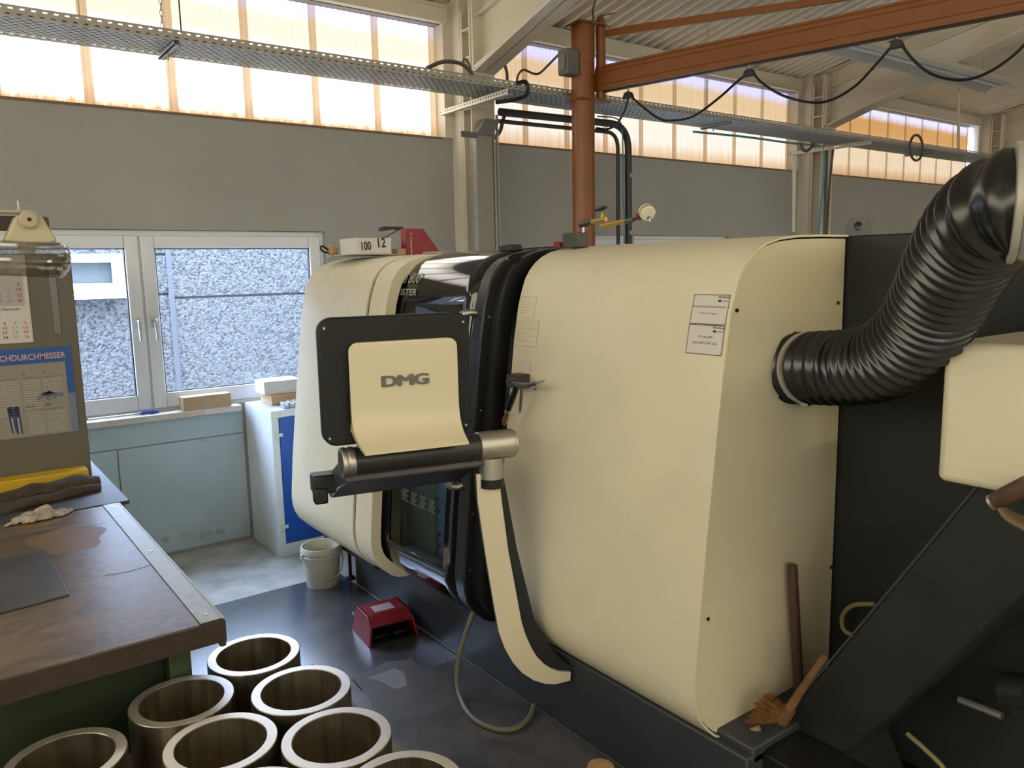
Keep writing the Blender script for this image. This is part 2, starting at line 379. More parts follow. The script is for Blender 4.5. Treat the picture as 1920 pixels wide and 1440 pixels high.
# ---- portal frames
cols = [(-1.10, 'beside the clerestory bay above the grey tool cabinet'), (3.71, 'between the large window and the orange crane'), (8.47, 'behind the lifting eye of the lathe'), (12.98, 'at the far end of the cable tray'), (-4.0, 'in the gable corner')]
for xc, where in cols:
    e = tag(empty('steel_column', (xc, 5.5, 0)), f'beige painted steel column {where}', 'column', 'portal frame columns')
    MB().box((xc-.11, 5.34, 0), (xc+.11, 5.358, 3.98)).build('front_flange', steelbeam, e, bev=.003)
    MB().box((xc-.006, 5.358, 0), (xc+.006, YW, 4.0)).box((xc-.10, 5.47, 0), (xc-.088, 5.49, 3.9)).box((xc-.098, 5.50, 0), (xc-.006, YW, 4.0)).build('web', steelbeam, e)
    MB().box((xc-.18, YW-.03, ZS), (xc+.27, YW+.12, 4.02)).build('back_flange', steelbeam, e, bev=.003)
    for k in range(4):
        z = 3.15+.19*k+.02*(k % 2); MB().box((xc-.105, 5.358, z), (xc-.006, 5.48, z+.012)).build('stiffener', steelbeam, e)
    r = tag(empty('roof_rafter', (xc, 1.5, 4.4)), f'beige steel rafter with haunch, its column {where}', 'roof beam', 'portal frame rafters')
    lo = lambda Y: 3.83+.19*(5.33-Y)
    ha = lambda Y: min(lo(Y), 3.41+.285*(5.33-Y))
    Yh = 5.33-(.42/.095)
    poly = [(5.34, ha(5.34)), (Yh, lo(Yh)), (-2, lo(-2)), (-2, roofz(-2)-.012), (5.34, roofz(5.34)-.012)]
    MB().prism(poly, lambda p, t: (xc-.006+.012*t, p[0], p[1])).build('web', steelbeam, r, sm=0)
    def flange(f, Y0, Y1, hw, name):
        MB().prism([(Y0, f(Y0)), (Y1, f(Y1)), (Y1, f(Y1)+.016), (Y0, f(Y0)+.016)], lambda p, t: (xc-hw+2*hw*t, p[0], p[1])).build(name, steelbeam, r, sm=0)
    flange(ha, 5.34, Yh, .10, 'haunch_flange'); flange(lo, 5.34, -2, .055, 'lower_flange'); flange(lambda Y: roofz(Y)-.03, 5.34, -2, .09, 'upper_flange')
    MB().box((xc-.10, 5.315, 3.38), (xc+.10, 5.342, 3.95)).build('end_plate', steelbeam, r, bev=.003)
    for k in range(4): 
        z = 3.5+.11*k; MB().lathe([(0, 0), (.014, 0), (.014, .012), (0, .012)], 6, Matrix.Translation((xc-.07, 5.31, z)) @ Matrix.Rotation(math.pi/2, 4, 'X')).build('bolt', steelbeam, r)
MB().tube([(3.62, 5.30, 3.45), (3.62, 4.6, 3.635), (3.62, 3.9, 3.83)], .016, 8).build('conduit', steelbeam, bpy.data.objects['roof_rafter.001'])
# ---- windows
def window(name, W, lab, hand):
    x0, x1, z0, z1 = W; e = struct(empty(name, ((x0+x1)/2, YW+.1, z0)), lab)
    y0, y1 = YW+.03, YW+.10; xm = (x0+x1)/2
    MB().box((x0, y0+.02, z0), (x0+.05, y1, z1)).box((x1-.05, y0+.02, z0), (x1, y1, z1)).box((x0+.05, y0+.02, z1-.045), (x1-.05, y1, z1)).box((x0+.05, y0+.02, z0), (x1-.05, y1, z0+.045)).box((xm-.035, y0+.021, z0+.045), (xm+.035, y1, z1-.045)).build('frame', white_pvc, e, bev=.006)
    for a, b in ((x0+.035, xm-.006), (xm+.006, x1-.035)):
        s = .085; c, d = z0+.03, z1-.035
        sa = MB()
        sa.box((a, y0, c), (a+s, y0+.055, d)).box((b-s, y0, c), (b, y0+.055, d)).box((a+s, y0, d-s), (b-s, y0+.055, d)).box((a+s, y0, c), (b-s, y0+.055, c+s+.02))
        so = sa.build('sash', white_pvc, e, bev=.009, seg=3)
        MB().box((a+s-.01, y0+.022, c+s), (b-s+.01, y0+.028, d-s+.01)).build('glass_pane', glassm, so, sm=0)
        MB().box((a+s-.002, y0+.012, c+s+.018), (a+s+.006, y0+.04, d-s)).box((b-s-.006, y0+.012, c+s+.018), (b-s+.002, y0+.04, d-s)).box((a+s, y0+.012, d-s-.006), (b-s, y0+.04, d-s+.002)).box((a+s, y0+.012, c+s+.018), (b-s, y0+.04, c+s+.026)).build('gasket', black, so, sm=0)
        if hand:
            hx = b-.045 if a < xm-.1 else a+.045
            T = Matrix.Translation((hx, y0, 1.60))
            hb = MB().box((-.016, -.012, -.035), (.016, 0, .035), T).tube([T @ V((0, -.01, .01)), T @ V((0, -.045, .012)), T @ V((0, -.05, 0)), T @ V((.004, -.05, -.12))], .010, 8, 3)
            hb.build('window_handle', silver, so, bev=.002)
    return e
window('window_1', W1, 'white plastic two-sash window beside the blue cabinet', True)
window('window_2', W2, 'white plastic window hidden behind the lathe', False)
# neighbouring building outside
nb = tag(empty('neighbouring_facade', (2, 8.2, 0)), 'exposed-aggregate concrete facade seen outside through the window', 'building')
YN = 8.2
def npan(x0, x1, z0, z1): MB().box((x0+.012, YN, z0+.012), (x1-.012, YN+.15, z1-.012)).build('facade_panel', pebble, nb, sm=0)
npan(-3, .1, -.5, 2.75); npan(.1, 1.95, 2.11, 2.75); npan(.1, 1.95, -.5, 1.73); npan(1.55, 1.95, 1.73, 2.11)
npan(1.97, 10, -.5, 1.69); npan(1.97, 10, 1.69, 2.75)
MB().box((-3, YN+.03, -.5), (10, YN+.2, 1.72)).box((-3, YN+.03, 2.12), (10, YN+.2, 2.73)).box((1.6, YN+.03, 1.7), (10, YN+.2, 2.2)).build('joint_backing', mat('grey_joint', (.10, .104, .11), .9), nb, sm=0)
MB().box((1.935, YN-.012, -.5), (1.985, YN+.01, 2.75)).build('joint_strip', mat('joint_seal', (.06, .064, .072), .7), nb, sm=0)
n0 = tag(empty('outside_window', (1, YN, 1.7)), 'small white tilted window in the facade outside', 'window')
for d, nm, yy in ((0, 'frame', YN-.05), (.05, 'sash', YN-.09)):
    a, b, c, dd = .12+d, 1.55-d, 1.75+d*.9, 2.106-d*.6; s_ = .055
    MB().box((a, yy, c), (a+s_, yy+.05, dd)).box((b-s_, yy, c), (b, yy+.05, dd)).box((a+s_, yy, dd-s_*.7), (b-s_, yy+.05, dd)).box((a+s_, yy, c), (b-s_, yy+.05, c+s_)).build(nm, white_pvc, n0, bev=.005)
MB().box((.15, YN+.0, 1.76), (1.5, YN+.02, 2.09)).build('glass_pane', mat('pale_curtain', (.08, .095, .095), .5), n0)
MB().box((.1, YN-.12, 1.71), (1.58, YN, 1.745)).build('sill', white_pvc, n0)
tag(MB().box((-6, YW+.3, -.3), (14, 14, -.12)).build('yard_ground', concrete, sm=0), 'paved yard outside between the two buildings', 'ground')
# ---- floor mats
tag(MB().box((-.6, 2.75, 0), (1.968, 4.57, .006)).build('floor_mat', matm, bev=.002), 'dark smooth rubber floor mat under the red foot switch', 'mat')
m2_ = tag(MB().box((-.6, .3, .006), (1.968, 3.14, .012)).build('floor_mat', matm2, bev=.002), 'worn stained floor mat lying beneath the looped hose', 'mat')
def stain(pts, z, col, nm, par, rough=.6):
    q = [at(x, y, Z=z) for x, y in pts]; o = []
    for i in range(len(q)):
        a, b = q[i], q[(i+1) % len(q)]
        for k in range(5):
            p = a.lerp(b, k/5); n_ = noise.noise_vector(p*9)*.022; o.append((p.x+n_.x, p.y+n_.y, z))
    MB().faces(o, [tuple(range(len(o)))]).build(nm, mat(nm+'_tone', col, rough, vs=7, col2=tuple(c*1.5 for c in col), detail=8), par, sm=0)
stain([(662, 1268), (720, 1244), (772, 1234), (788, 1250), (842, 1256), (862, 1290), (850, 1318), (800, 1338), (748, 1346), (700, 1330)], .0123, (.070, .062, .055), 'worn_area', m2_)
stain([(692, 1270), (735, 1254), (752, 1262), (764, 1284), (742, 1292), (715, 1282)], .0126, (.17, .165, .15), 'bare_patch', m2_, .8)
stain([(850, 1352), (890, 1342), (940, 1352), (985, 1376), (960, 1392), (900, 1384)], .0123, (.075, .058, .046), 'rusty_patch', m2_, .8)
for i_, (x_, y_, r_) in enumerate(((310, 1012, 9), (345, 1005, 10), (385, 1000, 13), (412, 996, 10), (382, 826, 6))):
    c_ = at(x_, y_, Y=YW-.0125); k_ = r_*5/1490
    MB().faces([(c_.x+k_*(1+.3*math.sin(3*a+i_))*math.cos(a), YW-.0125, c_.z+k_*.8*(1+.25*math.cos(4*a+i_))*math.sin(a)) for a in [2*math.pi*j/18 for j in range(18)]], [tuple(range(18))]).build('wall_stain', mat('wall_stain_tone', (.33, .38, .37), .8, vs=16, col2=(.42, .49, .50)), wall, sm=0)
# ================================================================== the lathe
P0 = [(2.66, 1.995), (2.50, 1.995), (2.36, 1.992), (2.26, 1.983), (2.19, 1.967), (2.145, 1.948), (2.11, 1.925), (2.078, 1.893), (2.055, 1.858), (2.036, 1.81), (2.016, 1.745), (1.99, 1.6), (1.953, 1.312), (1.921, 1.058), (1.891, .798), (1.873, .60),
      (1.870, .55), (1.873, .50), (1.885, .455), (1.907, .415), (1.94, .378), (1.975, .345), (2.007, .327), (2.05, .318), (2.20, .318), (2.655, .318)]
def prof(d=0, off=0):
    """front profile of the lathe covers: shifted outwards by d, inset by off"""
    P = [(x+d*max(0, min(1, (2.62-x)/.5)), z) for x, z in P0]; o = []
    for i, (x, z) in enumerate(P):
        a = P[max(0, i-1)]; b = P[min(len(P)-1, i+1)]; tx, tz = b[0]-a[0], b[1]-a[1]; l = math.hypot(tx, tz)
        o.append((x-tz/l*off, z+tx/l*off))
    return o
def px(z, d=0):       # x of the front face at height z
    P = [(x+d, zz) for x, zz in P0 if .5 < zz]; 
    for (xa, za), (xb, zb) in zip(P, P[1:]):
        if zb <= z <= za: return xb+(xa-xb)*(z-zb)/max(1e-6, za-zb)
    return P[-1][0]
def sweep(y0, y1): return lambda p, t: (p[0], y0+(y1-y0)*t, p[1])
lathe = tag(empty('cnc_lathe', (2.4, 3, 0)), 'large cream and black enclosed lathe with a control panel on an arm', 'lathe')
# base
bs = MB().box((1.97, 1.45, .012), (3.4, 4.33, .335)).box((1.94, 4.0, .20), (3.4, 4.72, .30)).box((2.0, 1.45, .3), (3.4, 4.66, .36))
bs.build('base', dark2, lathe, bev=.008)
MB().box((1.962, 2.55, .30), (1.972, 4.30, .31)).build('base_seam', dark, lathe)
for x, y in ((1.99, 4.45), (3.3, 4.5), (2.1, 1.6)):
    MB().lathe([(.03, 0), (.03, .012), (.011, .018), (.011, .22)], 12, Matrix.Translation((x, y, 0))).build('levelling_foot', dark, lathe)
# near cover with its end panel
cv = MB().ringprism(prof(0, 0), prof(0, .007), sweep(1.585, 2.68)).build('side_cover', cream, lathe, sm=45)
MB().prism(prof(0, .013), sweep(1.596, 1.61)).build('end_panel', mat('cream_end_panel', (.60, .55, .385), .5, bump=.3, bs=700), cv, sm=45)
MB().prism(prof(0, .02), sweep(1.61, 2.66)).build('inner_housing', black, lathe, sm=45)
for x, y in ((1380, 582), (1570, 568), (1326, 1160), (1556, 1063)):
    p = at(x, y, Y=1.596); MB().lathe([(0, 0), (.0065, 0), (.0065, .003), (0, .003)], 10, Matrix.Translation(p+V((0, -.003, 0))) @ Matrix.Rotation(math.pi/2, 4, 'X')).build('screw_hole', black, cv)
# far cover and the band around the door
fc = MB().ringprism(prof(-.170, 0), prof(-.170, .012), sweep(3.748, 4.60)).build('headstock_cover', cream, lathe, sm=45)
MB().prism(prof(-.165, .014), sweep(4.57, 4.595)).build('end_panel', cream, fc, sm=45)
MB().prism([(x, z) for x, z in prof(-.165, .03)], sweep(4.5, 4.58)).build('end_plate', black, fc, sm=45)
MB().ringprism(prof(-.162, 0), prof(-.162, .055), sweep(3.55, 3.732)).build('door_surround', cream, lathe, sm=45)
MB().ringprism(prof(-.150, 0), prof(-.150, .04), sweep(3.732, 3.748)).build('seam', black, lathe, sm=45)
MB().ringprism(prof(-.10, 0), prof(-.10, .03), sweep(3.60, 3.73)).build('door_seal', black, lathe, sm=45)
MB().box((px(1.79, -.165)-.004, 4.45, 1.785), (px(1.79, -.165)-.001, 4.51, 1.797)).build('yellow_sticker', yellow, fc)
# door
DD = -.078
door = MB(); Yb = [2.87, 2.985, 3.52, 3.74]; pp = prof(DD)
for i in range(len(pp)-1):
    zm = (pp[i][1]+pp[i+1][1])/2
    for j in range(3):
        if j == 1 and .56 < zm < 1.72: continue
        (xa, za), (xb, zb) = pp[i], pp[i+1]
        door.faces([(xa, Yb[j], za), (xb, Yb[j], zb), (xb, Yb[j+1], zb), (xa, Yb[j+1], za)], [(0, 1, 2, 3)])
bmesh.ops.remove_doubles(door.bm, verts=door.bm.verts[:], dist=1e-4)
dr = door.build('sliding_door', blackgloss, lathe, sm=45)
so = dr.modifiers.new('solid', 'SOLIDIFY'); so.thickness = .012; so.offset = 0
pane = MB()
for i in range(len(pp)-1):
    (xa, za), (xb, zb) = pp[i], pp[i+1]
    if .56 < (za+zb)/2 < 1.72: pane.faces([(xa, 2.98, za), (xb, 2.98, zb), (xb, 3.53, zb), (xa, 3.53, za)], [(0, 1, 2, 3)])
bmesh.ops.remove_doubles(pane.bm, verts=pane.bm.verts[:], dist=1e-4)
pane.build('door_window', smoke, dr, sm=45)
df = MB().ringprism(prof(DD-.012, 0), prof(DD, .075), sweep(2.80, 2.875)).build('door_frame', black, lathe, bev=.006, sm=45)
MB().ringprism(prof(DD+.03, 0), prof(DD+.03, .07), sweep(2.74, 2.80)).build('door_rail', black, lathe, sm=45)
for z in (1.93, 1.70, 1.30, .85, .60):
    x = px(min(z, 1.9), DD-.012) if z < 1.9 else 2.02
    MB().lathe([(0, 0), (.005, 0), (.005, .002), (0, .002)], 8, Matrix.Translation((x+.03, 2.799, z if z < 1.9 else 1.945)) @ Matrix.Rotation(math.pi/2, 4, 'X')).build('screw', silver, df)
onprof = lambda p: V((px(p.y, DD)-.0135, 3.40-p.x, p.y))
for nm_, s_, x_, z_, h_, w_ in (('brand_lettering', 'GILDEMEISTER', -.42, 1.782, .032, .42), ('model_lettering', 'CTX beta 800', -.43, 1.842, .050, .43)):
    put(MB_ := MB(), s_, Matrix.Identity(4), x_, z_, h_, w_, warp=onprof); MB_.build(nm_, mat('silver_print', (.36, .36, .34), .5), dr, sm=0)
xh = px(1.3, DD)
MB().tube([(px(1.70, DD), 2.86, 1.715), (px(1.70, DD)-.05, 2.87, 1.715), (px(1.66, DD)-.075, 2.875, 1.67), (px(1.3, DD)-.075, 2.875, 1.3), (px(1.05, DD)-.075, 2.875, 1.01), (px(1.0, DD)-.05, 2.87, .965), (px(1.0, DD), 2.86, .965)], .015, 12, 5).build('door_handle', silver, dr)
# working space seen through the door window
MB().box((2.62, 2.7, .4), (2.65, 3.74, 1.9)).box((1.98, 3.70, .42), (2.62, 3.73, 1.85)).box((1.98, 2.7, .38), (2.62, 3.70, .42)).build('work_area_wall', mat('work_area_grey', (.10, .12, .12), .5), lathe)
MB().prism(rrect(3.39, .45, 3.695, 1.30, .05), lambda p, t: (1.99+.02*t, p[0], p[1])).build('inner_panel', mat('inner_green', (.05, .105, .085), .5), lathe)
for k in range(9):
    z = .47+.062*k; MB().tube([(2.02, 3.04, z), (1.99, 3.20, z-.012), (2.02, 3.36, z+.01)], .03, 10, 3).build('bellows_fold', mat('bellows_blue', (.05, .15, .38), .22), lathe)
# light strip label on the glass
T = frame(V((px(.80, DD)-.010, 3.36, .80)), (0, -1, 0), (.115, 0, 1)); wl = MB()
for k in range(4):
    for j in range(7): flat(wl, T, -.02+.085*k, .045-.009*j, .045+.085*k-.01*(j % 3), .049-.009*j)
wl.build('warning_print', mat('white_print', (.10, .105, .10), .6), dr, sm=0)
for y in (3.02, 3.16):
    MB().box((px(.5, 0)-.02, y, .40), (px(.5, 0)+.02, y+.10, .43)).build('warning_label', red if y < 3.1 else whitecard, dr)
# rear housing with lifting eye
MB().box((2.67, .15, .12), (3.5, 4.55, 1.992)).build('rear_housing', dark, lathe, bev=.006)
MB().box((2.45, 3.6, 1.93), (2.68, 4.56, 1.985)).box((2.45, 1.62, 1.9), (2.68, 3.6, 1.96)).build('roof_plate', dark, lathe)
le = MB(); oc = [(-.05, 0), (.05, 0), (.05, .045), (.03, .066), (-.03, .066), (-.05, .045)]
n = 72; hole = [(.016*math.cos(2*math.pi*k/n), .036+.016*math.sin(2*math.pi*k/n)) for k in range(n)]
def lp(p, t): return (2.71+.05*t, 1.58+p[0], 1.99+p[1])
outer = []
for k in range(n):                       # outer outline sampled at the same angles as the hole
    a = 2*math.pi*k/n; dx, dz = math.cos(a), math.sin(a); best = 9
    for (x0, z0), (x1, z1) in zip(oc, oc[1:]+oc[:1]):
        ex, ez = x1-x0, z1-z0; den = dx*ez-dz*ex
        if abs(den) > 1e-9:
            t_ = (x0*ez-(z0-.036)*ex)/den; s_ = (x0*dz-(z0-.036)*dx)/den
            if t_ > 0 and -1e-6 <= s_ <= 1.000001: best = min(best, t_)
    outer.append((dx*best, .036+dz*best))
le.ringprism(outer+[outer[0]], hole+[hole[0]], lp).build('lifting_eye', mat('grey_cast', (.12, .12, .115), .5), lathe, sm=25)
MB().box((2.05, 2.78, 1.975), (2.12, 2.86, 2.005)).build('door_buffer', black, lathe, bev=.006)
# ---- control arm
A = (1.67, 2.41); dJ = (.28, -.11); dn = V((dJ[0], dJ[1], 0)).normalized(); nn = V((-.366, -.93, 0)).normalized()
Lp = [(892, 888), (895, 940), (910, 1040), (925, 1130), (935, 1185), (946, 1215), (960, 1240), (978, 1260), (1000, 1274), (1020, 1280), (1040, 1281), (1068, 1274)]
Rp = [(934, 888), (940, 940), (952, 1030), (965, 1100), (977, 1165), (985, 1190), (995, 1212), (1006, 1230), (1020, 1244), (1033, 1252), (1048, 1257), (1069, 1258)]
Lw = [pl(x, y, A, dJ) for x, y in Lp]; Rw = [pl(x, y, A, dJ) for x, y in Rp]
def slab(a, b, n0, n1, name, m, parent, bev=.004):
    mb = MB(); k = len(a)
    vs = [p+nn*n0 for p in a]+[p+nn*n0 for p in b]+[p+nn*n1 for p in a]+[p+nn*n1 for p in b]; fs = []
    for i in range(k-1):
        j = i+1; fs += [(i, j, k+j, k+i), (2*k+i, 3*k+i, 3*k+j, 2*k+j), (i, 2*k+i, 2*k+j, j), (k+i, k+j, 3*k+j, 3*k+i)]
    fs += [(0, k, 3*k, 2*k), (k-1, 3*k-1, 4*k-1, 2*k-1)]
    return mb.faces(vs, fs).build(name, m, parent, bev=bev, sm=40)
arm = slab(Lw, Rw, -.004, .012, 'control_arm', creamsm, lathe, .003)
Lb = [p+dn*.012 for p in Lw]; Rb = [p+dn*(.02+.055*min(1, i/6)) for i, p in enumerate(Rw)]
slab(Lb, Rb, -.10, -.005, 'arm_core', dark, arm)
E3 = V((A[0], A[1], 1.24))
MB().lathe([(.047, 1.085), (.047, 1.118), (.044, 1.118)], 28, Matrix.Translation((A[0], A[1], 0))).build('swivel_ring', black, arm)
# ---- control panel
uL = V((-.975, .22, 0)).normalized(); nC = V((-.22, -.975, 0)).normalized()
def cp(s, n, z): return E3*1+uL*s+nC*n+V((0, 0, z-1.24))
el = MB()
def cyl(mb, a, b, r, seg=28): return mb.tube([a, b], r, seg)
cyl(el, cp(-.085, .0, 1.245), cp(.055, .0, 1.245), .055); cyl(el, cp(0, 0, 1.20), cp(0, 0, 1.118), .047)
elo = el.build('elbow', silver, arm, bev=.003)
cyl(MB(), cp(-.095, 0, 1.245), cp(-.085, 0, 1.245), .050).build('elbow_cap', silver, elo, bev=.002)
panel = MB(); slabp = rrect(.075, 1.305, .622, 1.750, .05, 6)
panel.prism(slabp, lambda p, t: cp(p[0], -.035+.045*t, p[1]))
po = panel.build('control_panel', mat('panel_black', (.012, .013, .013), .5, spec=.3), lathe, bev=.010, seg=3)
cyl(MB(), cp(.055, .005, 1.245), cp(.53, .005, 1.245), .050).build('pivot_tube', mat('tube_black', (.02, .021, .022), .38), po, bev=.002)
rg = MB(); cyl(rg, cp(.520, .005, 1.245), cp(.545, .005, 1.245), .0535); cyl(rg, cp(.549, .005, 1.245), cp(.566, .005, 1.245), .0535); cyl(rg, cp(.54, .005, 1.245), cp(.558, .005, 1.245), .050)
rgo = rg.build('end_ring', silver, po, bev=.003)
cyl(MB(), cp(.560, .005, 1.245), cp(.567, .005, 1.245), .040).build('end_cap', mat('cap_grey', (.04, .04, .042), .45), rgo)
# cream cover that sweeps out over the tube
cp_prof = [(.012, 1.662), (.035, 1.662), (.040, 1.655)]+[(.040+.002*k/6, 1.655-.235*k/6) for k in range(1, 7)]+[(.046, 1.395), (.054, 1.370), (.067, 1.347), (.086, 1.327), (.110, 1.311), (.133, 1.299), (.138, 1.291), (.130, 1.289), (.106, 1.301), (.08, 1.317), (.055, 1.338), (.03, 1.352), (.012, 1.355)]
def cs(p, t):       # rounded upper corners
    z = p[1]; r = .03; ins = 0
    if z > 1.662-r: ins = r-math.sqrt(max(0, r*r-(z-(1.662-r))**2))
    return cp((.137+ins) if t == 0 else (.528-ins-.25*max(0, p[0]-.05)), p[0], z)
cpp = []
for (a, b) in zip(cp_prof, cp_prof[1:]):
    m_ = 5 if b[1] > 1.60 else 1
    for k in range(m_): cpp.append((a[0]+(b[0]-a[0])*k/m_, a[1]+(b[1]-a[1])*k/m_))
cpp.append(cp_prof[-1])
cpp = cp_prof[:2]+[(.037, 1.660), (.039, 1.655), (.040, 1.648), (.040, 1.640), (.040, 1.632)]+cp_prof[3:]
cc = MB().prism(cpp, cs).build('panel_cover', creamsm, po, sm=40)
MB().box((0, 0, -.002), (.022, .045, .003), frame(cp(.5285, .012, 1.385), nC, (0, 0, 1))).build('hinge', black, cc)
MB().box((0, 0, -.002), (.022, .045, .003), frame(cp(.5285, .012, 1.445), nC, (0, 0, 1))).build('hinge', black, cc)
T = frame(cp(.415, .0400, 1.505), -uL, (0, 0, 1)); dm = MB()
for k_, (dx_, dy_) in enumerate(((0, 0), (.0042, 0), (-.0042, 0), (0, .0016), (0, -.0016), (.0025, .0012), (-.0025, -.0012))): put(dm, 'DMG', T, dx_, dy_, .037, .165, depth=.0055+.00012*k_)
dm.build('logo_lettering', mat('logo_grey', (.17, .165, .15), .35, .6), cc, sm=0)
for s, z in ((.60, 1.715), (.10, 1.715), (.60, 1.335), (.10, 1.335)):
    MB().lathe([(0, 0), (.0045, 0), (.0045, .0025), (0, .0025)], 10, along(cp(s, .010, z), cp(s, .02, z))).build('screw', silver, po)
# keyboard desk hanging behind the tube
kb = MB(); ka = (-.02, 1.232); kd = (-.235, 1.09)
prk = [(.02, 1.20), (-.02, 1.25), (-.28, 1.135), (-.285, 1.06), (-.24, 1.055), (-.08, 1.135), (.03, 1.175)]
kb.prism(prk, lambda p, t: cp((.04+.03*max(0, -p[0]-.1)) if t == 0 else (.565-.2*max(0, p[0]+.02)), p[0], p[1]))
kbo = kb.build('keyboard_desk', mat('desk_grey_black', (.035, .035, .045), .4), po, bev=.008)
MB().box((-.04, -.035, -.05), (.05, .035, .03), frame(cp(.60, -.17, 1.135), -uL, (0, 0, 1))).box((-.02, -.06, -.06), (.03, .0, -.01), frame(cp(.62, -.12, 1.125), -uL, (0, 0, 1))).build('emergency_stop_housing', black, kbo, bev=.008)
# ---- papers stuck on the covers
def signsheet(c00, c10, c01, label, fn):
    o = V(c00); u = V(c10)-o; v = V(c01)-o; wd, ht = u.length, v.length; T = frame(o, u, v)
    e = MB().box((0, 0, 0), (wd, ht, .0012), T).build('paper_sign', paper, sm=0); tag(e, label, 'sign')
    m = MB(); fn(m, T @ Matrix.Translation((0, 0, .0018)), wd, ht); m.build('print', ink, e, sm=0); return e
def edges(m, T, w_, h_, t=.0022):
    for a in ((0, 0, w_, t), (0, h_-t, w_, h_), (0, 0, t, h_), (w_-t, 0, w_, h_)): flat(m, T, *a)
def logo(m, T, w_, h_):
    put(m, 'Ebeling', T, w_*.69, h_*.87, h_*.085, w_*.29); flat(m, T, w_*.69, h_*.76, w_*.78, h_*.83)
    for k in range(3): flat(m, T, w_*.80, h_*(.765+.022*k), w_*.97, h_*(.772+.022*k))
def s1(m, T, w_, h_):
    edges(m, T, w_, h_); logo(m, T, w_, h_); put(m, 'Verantwortlich für diese Maschine ist:', T, w_*.03, h_*.56, h_*.075, w_*.90); put(m, 'Thorsten Loges', T, w_*.25, h_*.32, h_*.085, w_*.45)
def s2(m, T, w_, h_):
    edges(m, T, w_, h_); logo(m, T, w_, h_); put(m, 'CTX Beta 800', T, w_*.30, h_*.56, h_*.075, w_*.40); put(m, 'RESSOURCE-NR: 2356', T, w_*.16, h_*.35, h_*.075, w_*.68)
def onc(y, z, off=.0015): return V((px(z)-off, y, z))
signsheet(onc(1.742, 1.712), onc(1.597, 1.712), onc(1.742, 1.806), 'paper sign naming the person in charge, upper one on the lathe cover', s1)
signsheet(onc(1.742, 1.617), onc(1.597, 1.617), onc(1.742, 1.7105), 'paper sign with resource number, lower one on the lathe cover', s2)
def lines(rows, seed):
    def f(m, T, w_, h_):
        rnd = random.Random(seed); edges(m, T, w_, h_, .0012)
        for k in range(rows): flat(m, T, w_*.06, h_*(.92-.84*k/rows), w_*rnd.uniform(.45, .94), h_*(.92-.84*k/rows)+.0022)
    return f
faint = mat('faint_print', (.42, .385, .28), .6); clearf = mat('clear_film', (.645, .595, .435), .3)
for c, lab, rows in (((2.672, 2.565, 1.70, 1.788), 'faded transparent notice, upper one on the cover edge beside the door', 7), ((2.672, 2.525, 1.585, 1.692), 'faded transparent notice above the air gun', 9)):
    y0, y1, z0, z1 = c
    o = signsheet(onc(y0, z0), onc(y1, z0), onc(y0, z1), lab, lines(rows, rows)); o.data.materials[0] = clearf; o.children[0].data.materials[0] = faint
o = MB().box((0, 0, 0), (.048, .06, .001), frame(onc(2.602, 1.462), (0, -1, 0), (.115, 0, 1))).build('paper_tag', paper, sm=0); tag(o, 'small white paper tag behind the air gun magnet', 'tag')
# ================================================================== things on and around the lathe
# air gun on its magnet
mg = MB().box((1.90, 2.548, 1.418), (1.968, 2.618, 1.474)).build('magnet_block', mat('brown_magnet', (.045, .030, .028), .5), bev=.003); tag(mg, 'dark brown magnet block holding the air gun', 'magnet')
ag = tag(empty('air_gun', (1.87, 2.58, 1.3)), 'grey air blow gun with black grip hanging on the lathe cover', 'air gun')
gx = lambda x, y, X=1.87: at(x, y, X=X)
gm = mat('gun_metal', (.13, .125, .115), .35, .8)
MB().tube([gx(962, 716), gx(975, 722), gx(992, 722), gx(1005, 718)], [.010, .013, .010, .008], 10, 3).build('body', gm, ag)
MB().tube([gx(1003, 718), gx(1022, 713)], [.006, .004], 8).build('nozzle', silver, ag)
MB().tube([gx(968, 728), gx(960, 748), gx(953, 768)], [.012, .0145, .012], 12, 3).build('grip', rubber, ag)
MB().tube([gx(953, 768), gx(951, 774)], .011, 12).build('collar', silver, ag)
MB().tube([gx(951, 776), gx(945, 797)], [.010, .008], 12).tube([gx(949, 781), gx(948, 785)], .012, 12).tube([gx(947, 788), gx(946, 791)], .012, 12).build('coupling', mat('copper', (.50, .27, .13), .35, 1), ag)
MB().tube([gx(978, 724), gx(977, 745), gx(975, 773)], [.005, .006, .004], 8, 3).build('trigger', gm, ag)
MB().tube([gx(972, 713), gx(962, 710), gx(950, 713), gx(955, 722), gx(968, 730)], .004, 8, 4).build('hanger_loop', gm, ag)
MB().tube([gx(1003, 721), gx(1005, 728), gx(1001, 730)], .003, 6, 3).build('hook', gm, ag)
# magnetic stand with dial gauge, on top of the cover
ms = tag(empty('dial_gauge_stand', (2.3, 2.58, 1.993)), 'gold articulated magnetic stand carrying a dial gauge on top of the lathe', 'dial gauge')
GX = 2.25
g = lambda x, y, X=GX: at(x, y, X=X)
MB().box((2.225, 2.535, 1.985), (2.285, 2.635, 2.047)).build('magnet_base', mat('base_grey', (.06, .058, .05), .5), ms, bev=.003)
MB().box((2.23, 2.66, 1.99), (2.27, 2.70, 2.012)).build('base_mark', red, ms)
MB().tube([g(1094, 436), g(1094, 426)], .006, 10).build('pivot', silver, ms)
MB().tube([g(1089, 421), g(1100, 418), g(1110, 415)], [.014, .015, .012], 14, 3).build('lower_clamp', gm, ms)
MB().tube([g(1110, 417), g(1122, 413), g(1136, 411)], [.009, .010, .010], 12, 3).build('lower_arm', goldm, ms)
MB().tube([g(1129, 411), g(1131, 399)], [.009, .007], 10).build('knob_post', goldm, ms)
MB().tube([g(1117, 394), g(1128, 391), g(1137, 388)], [.006, .009, .006], 10, 3).build('knob', black, ms)
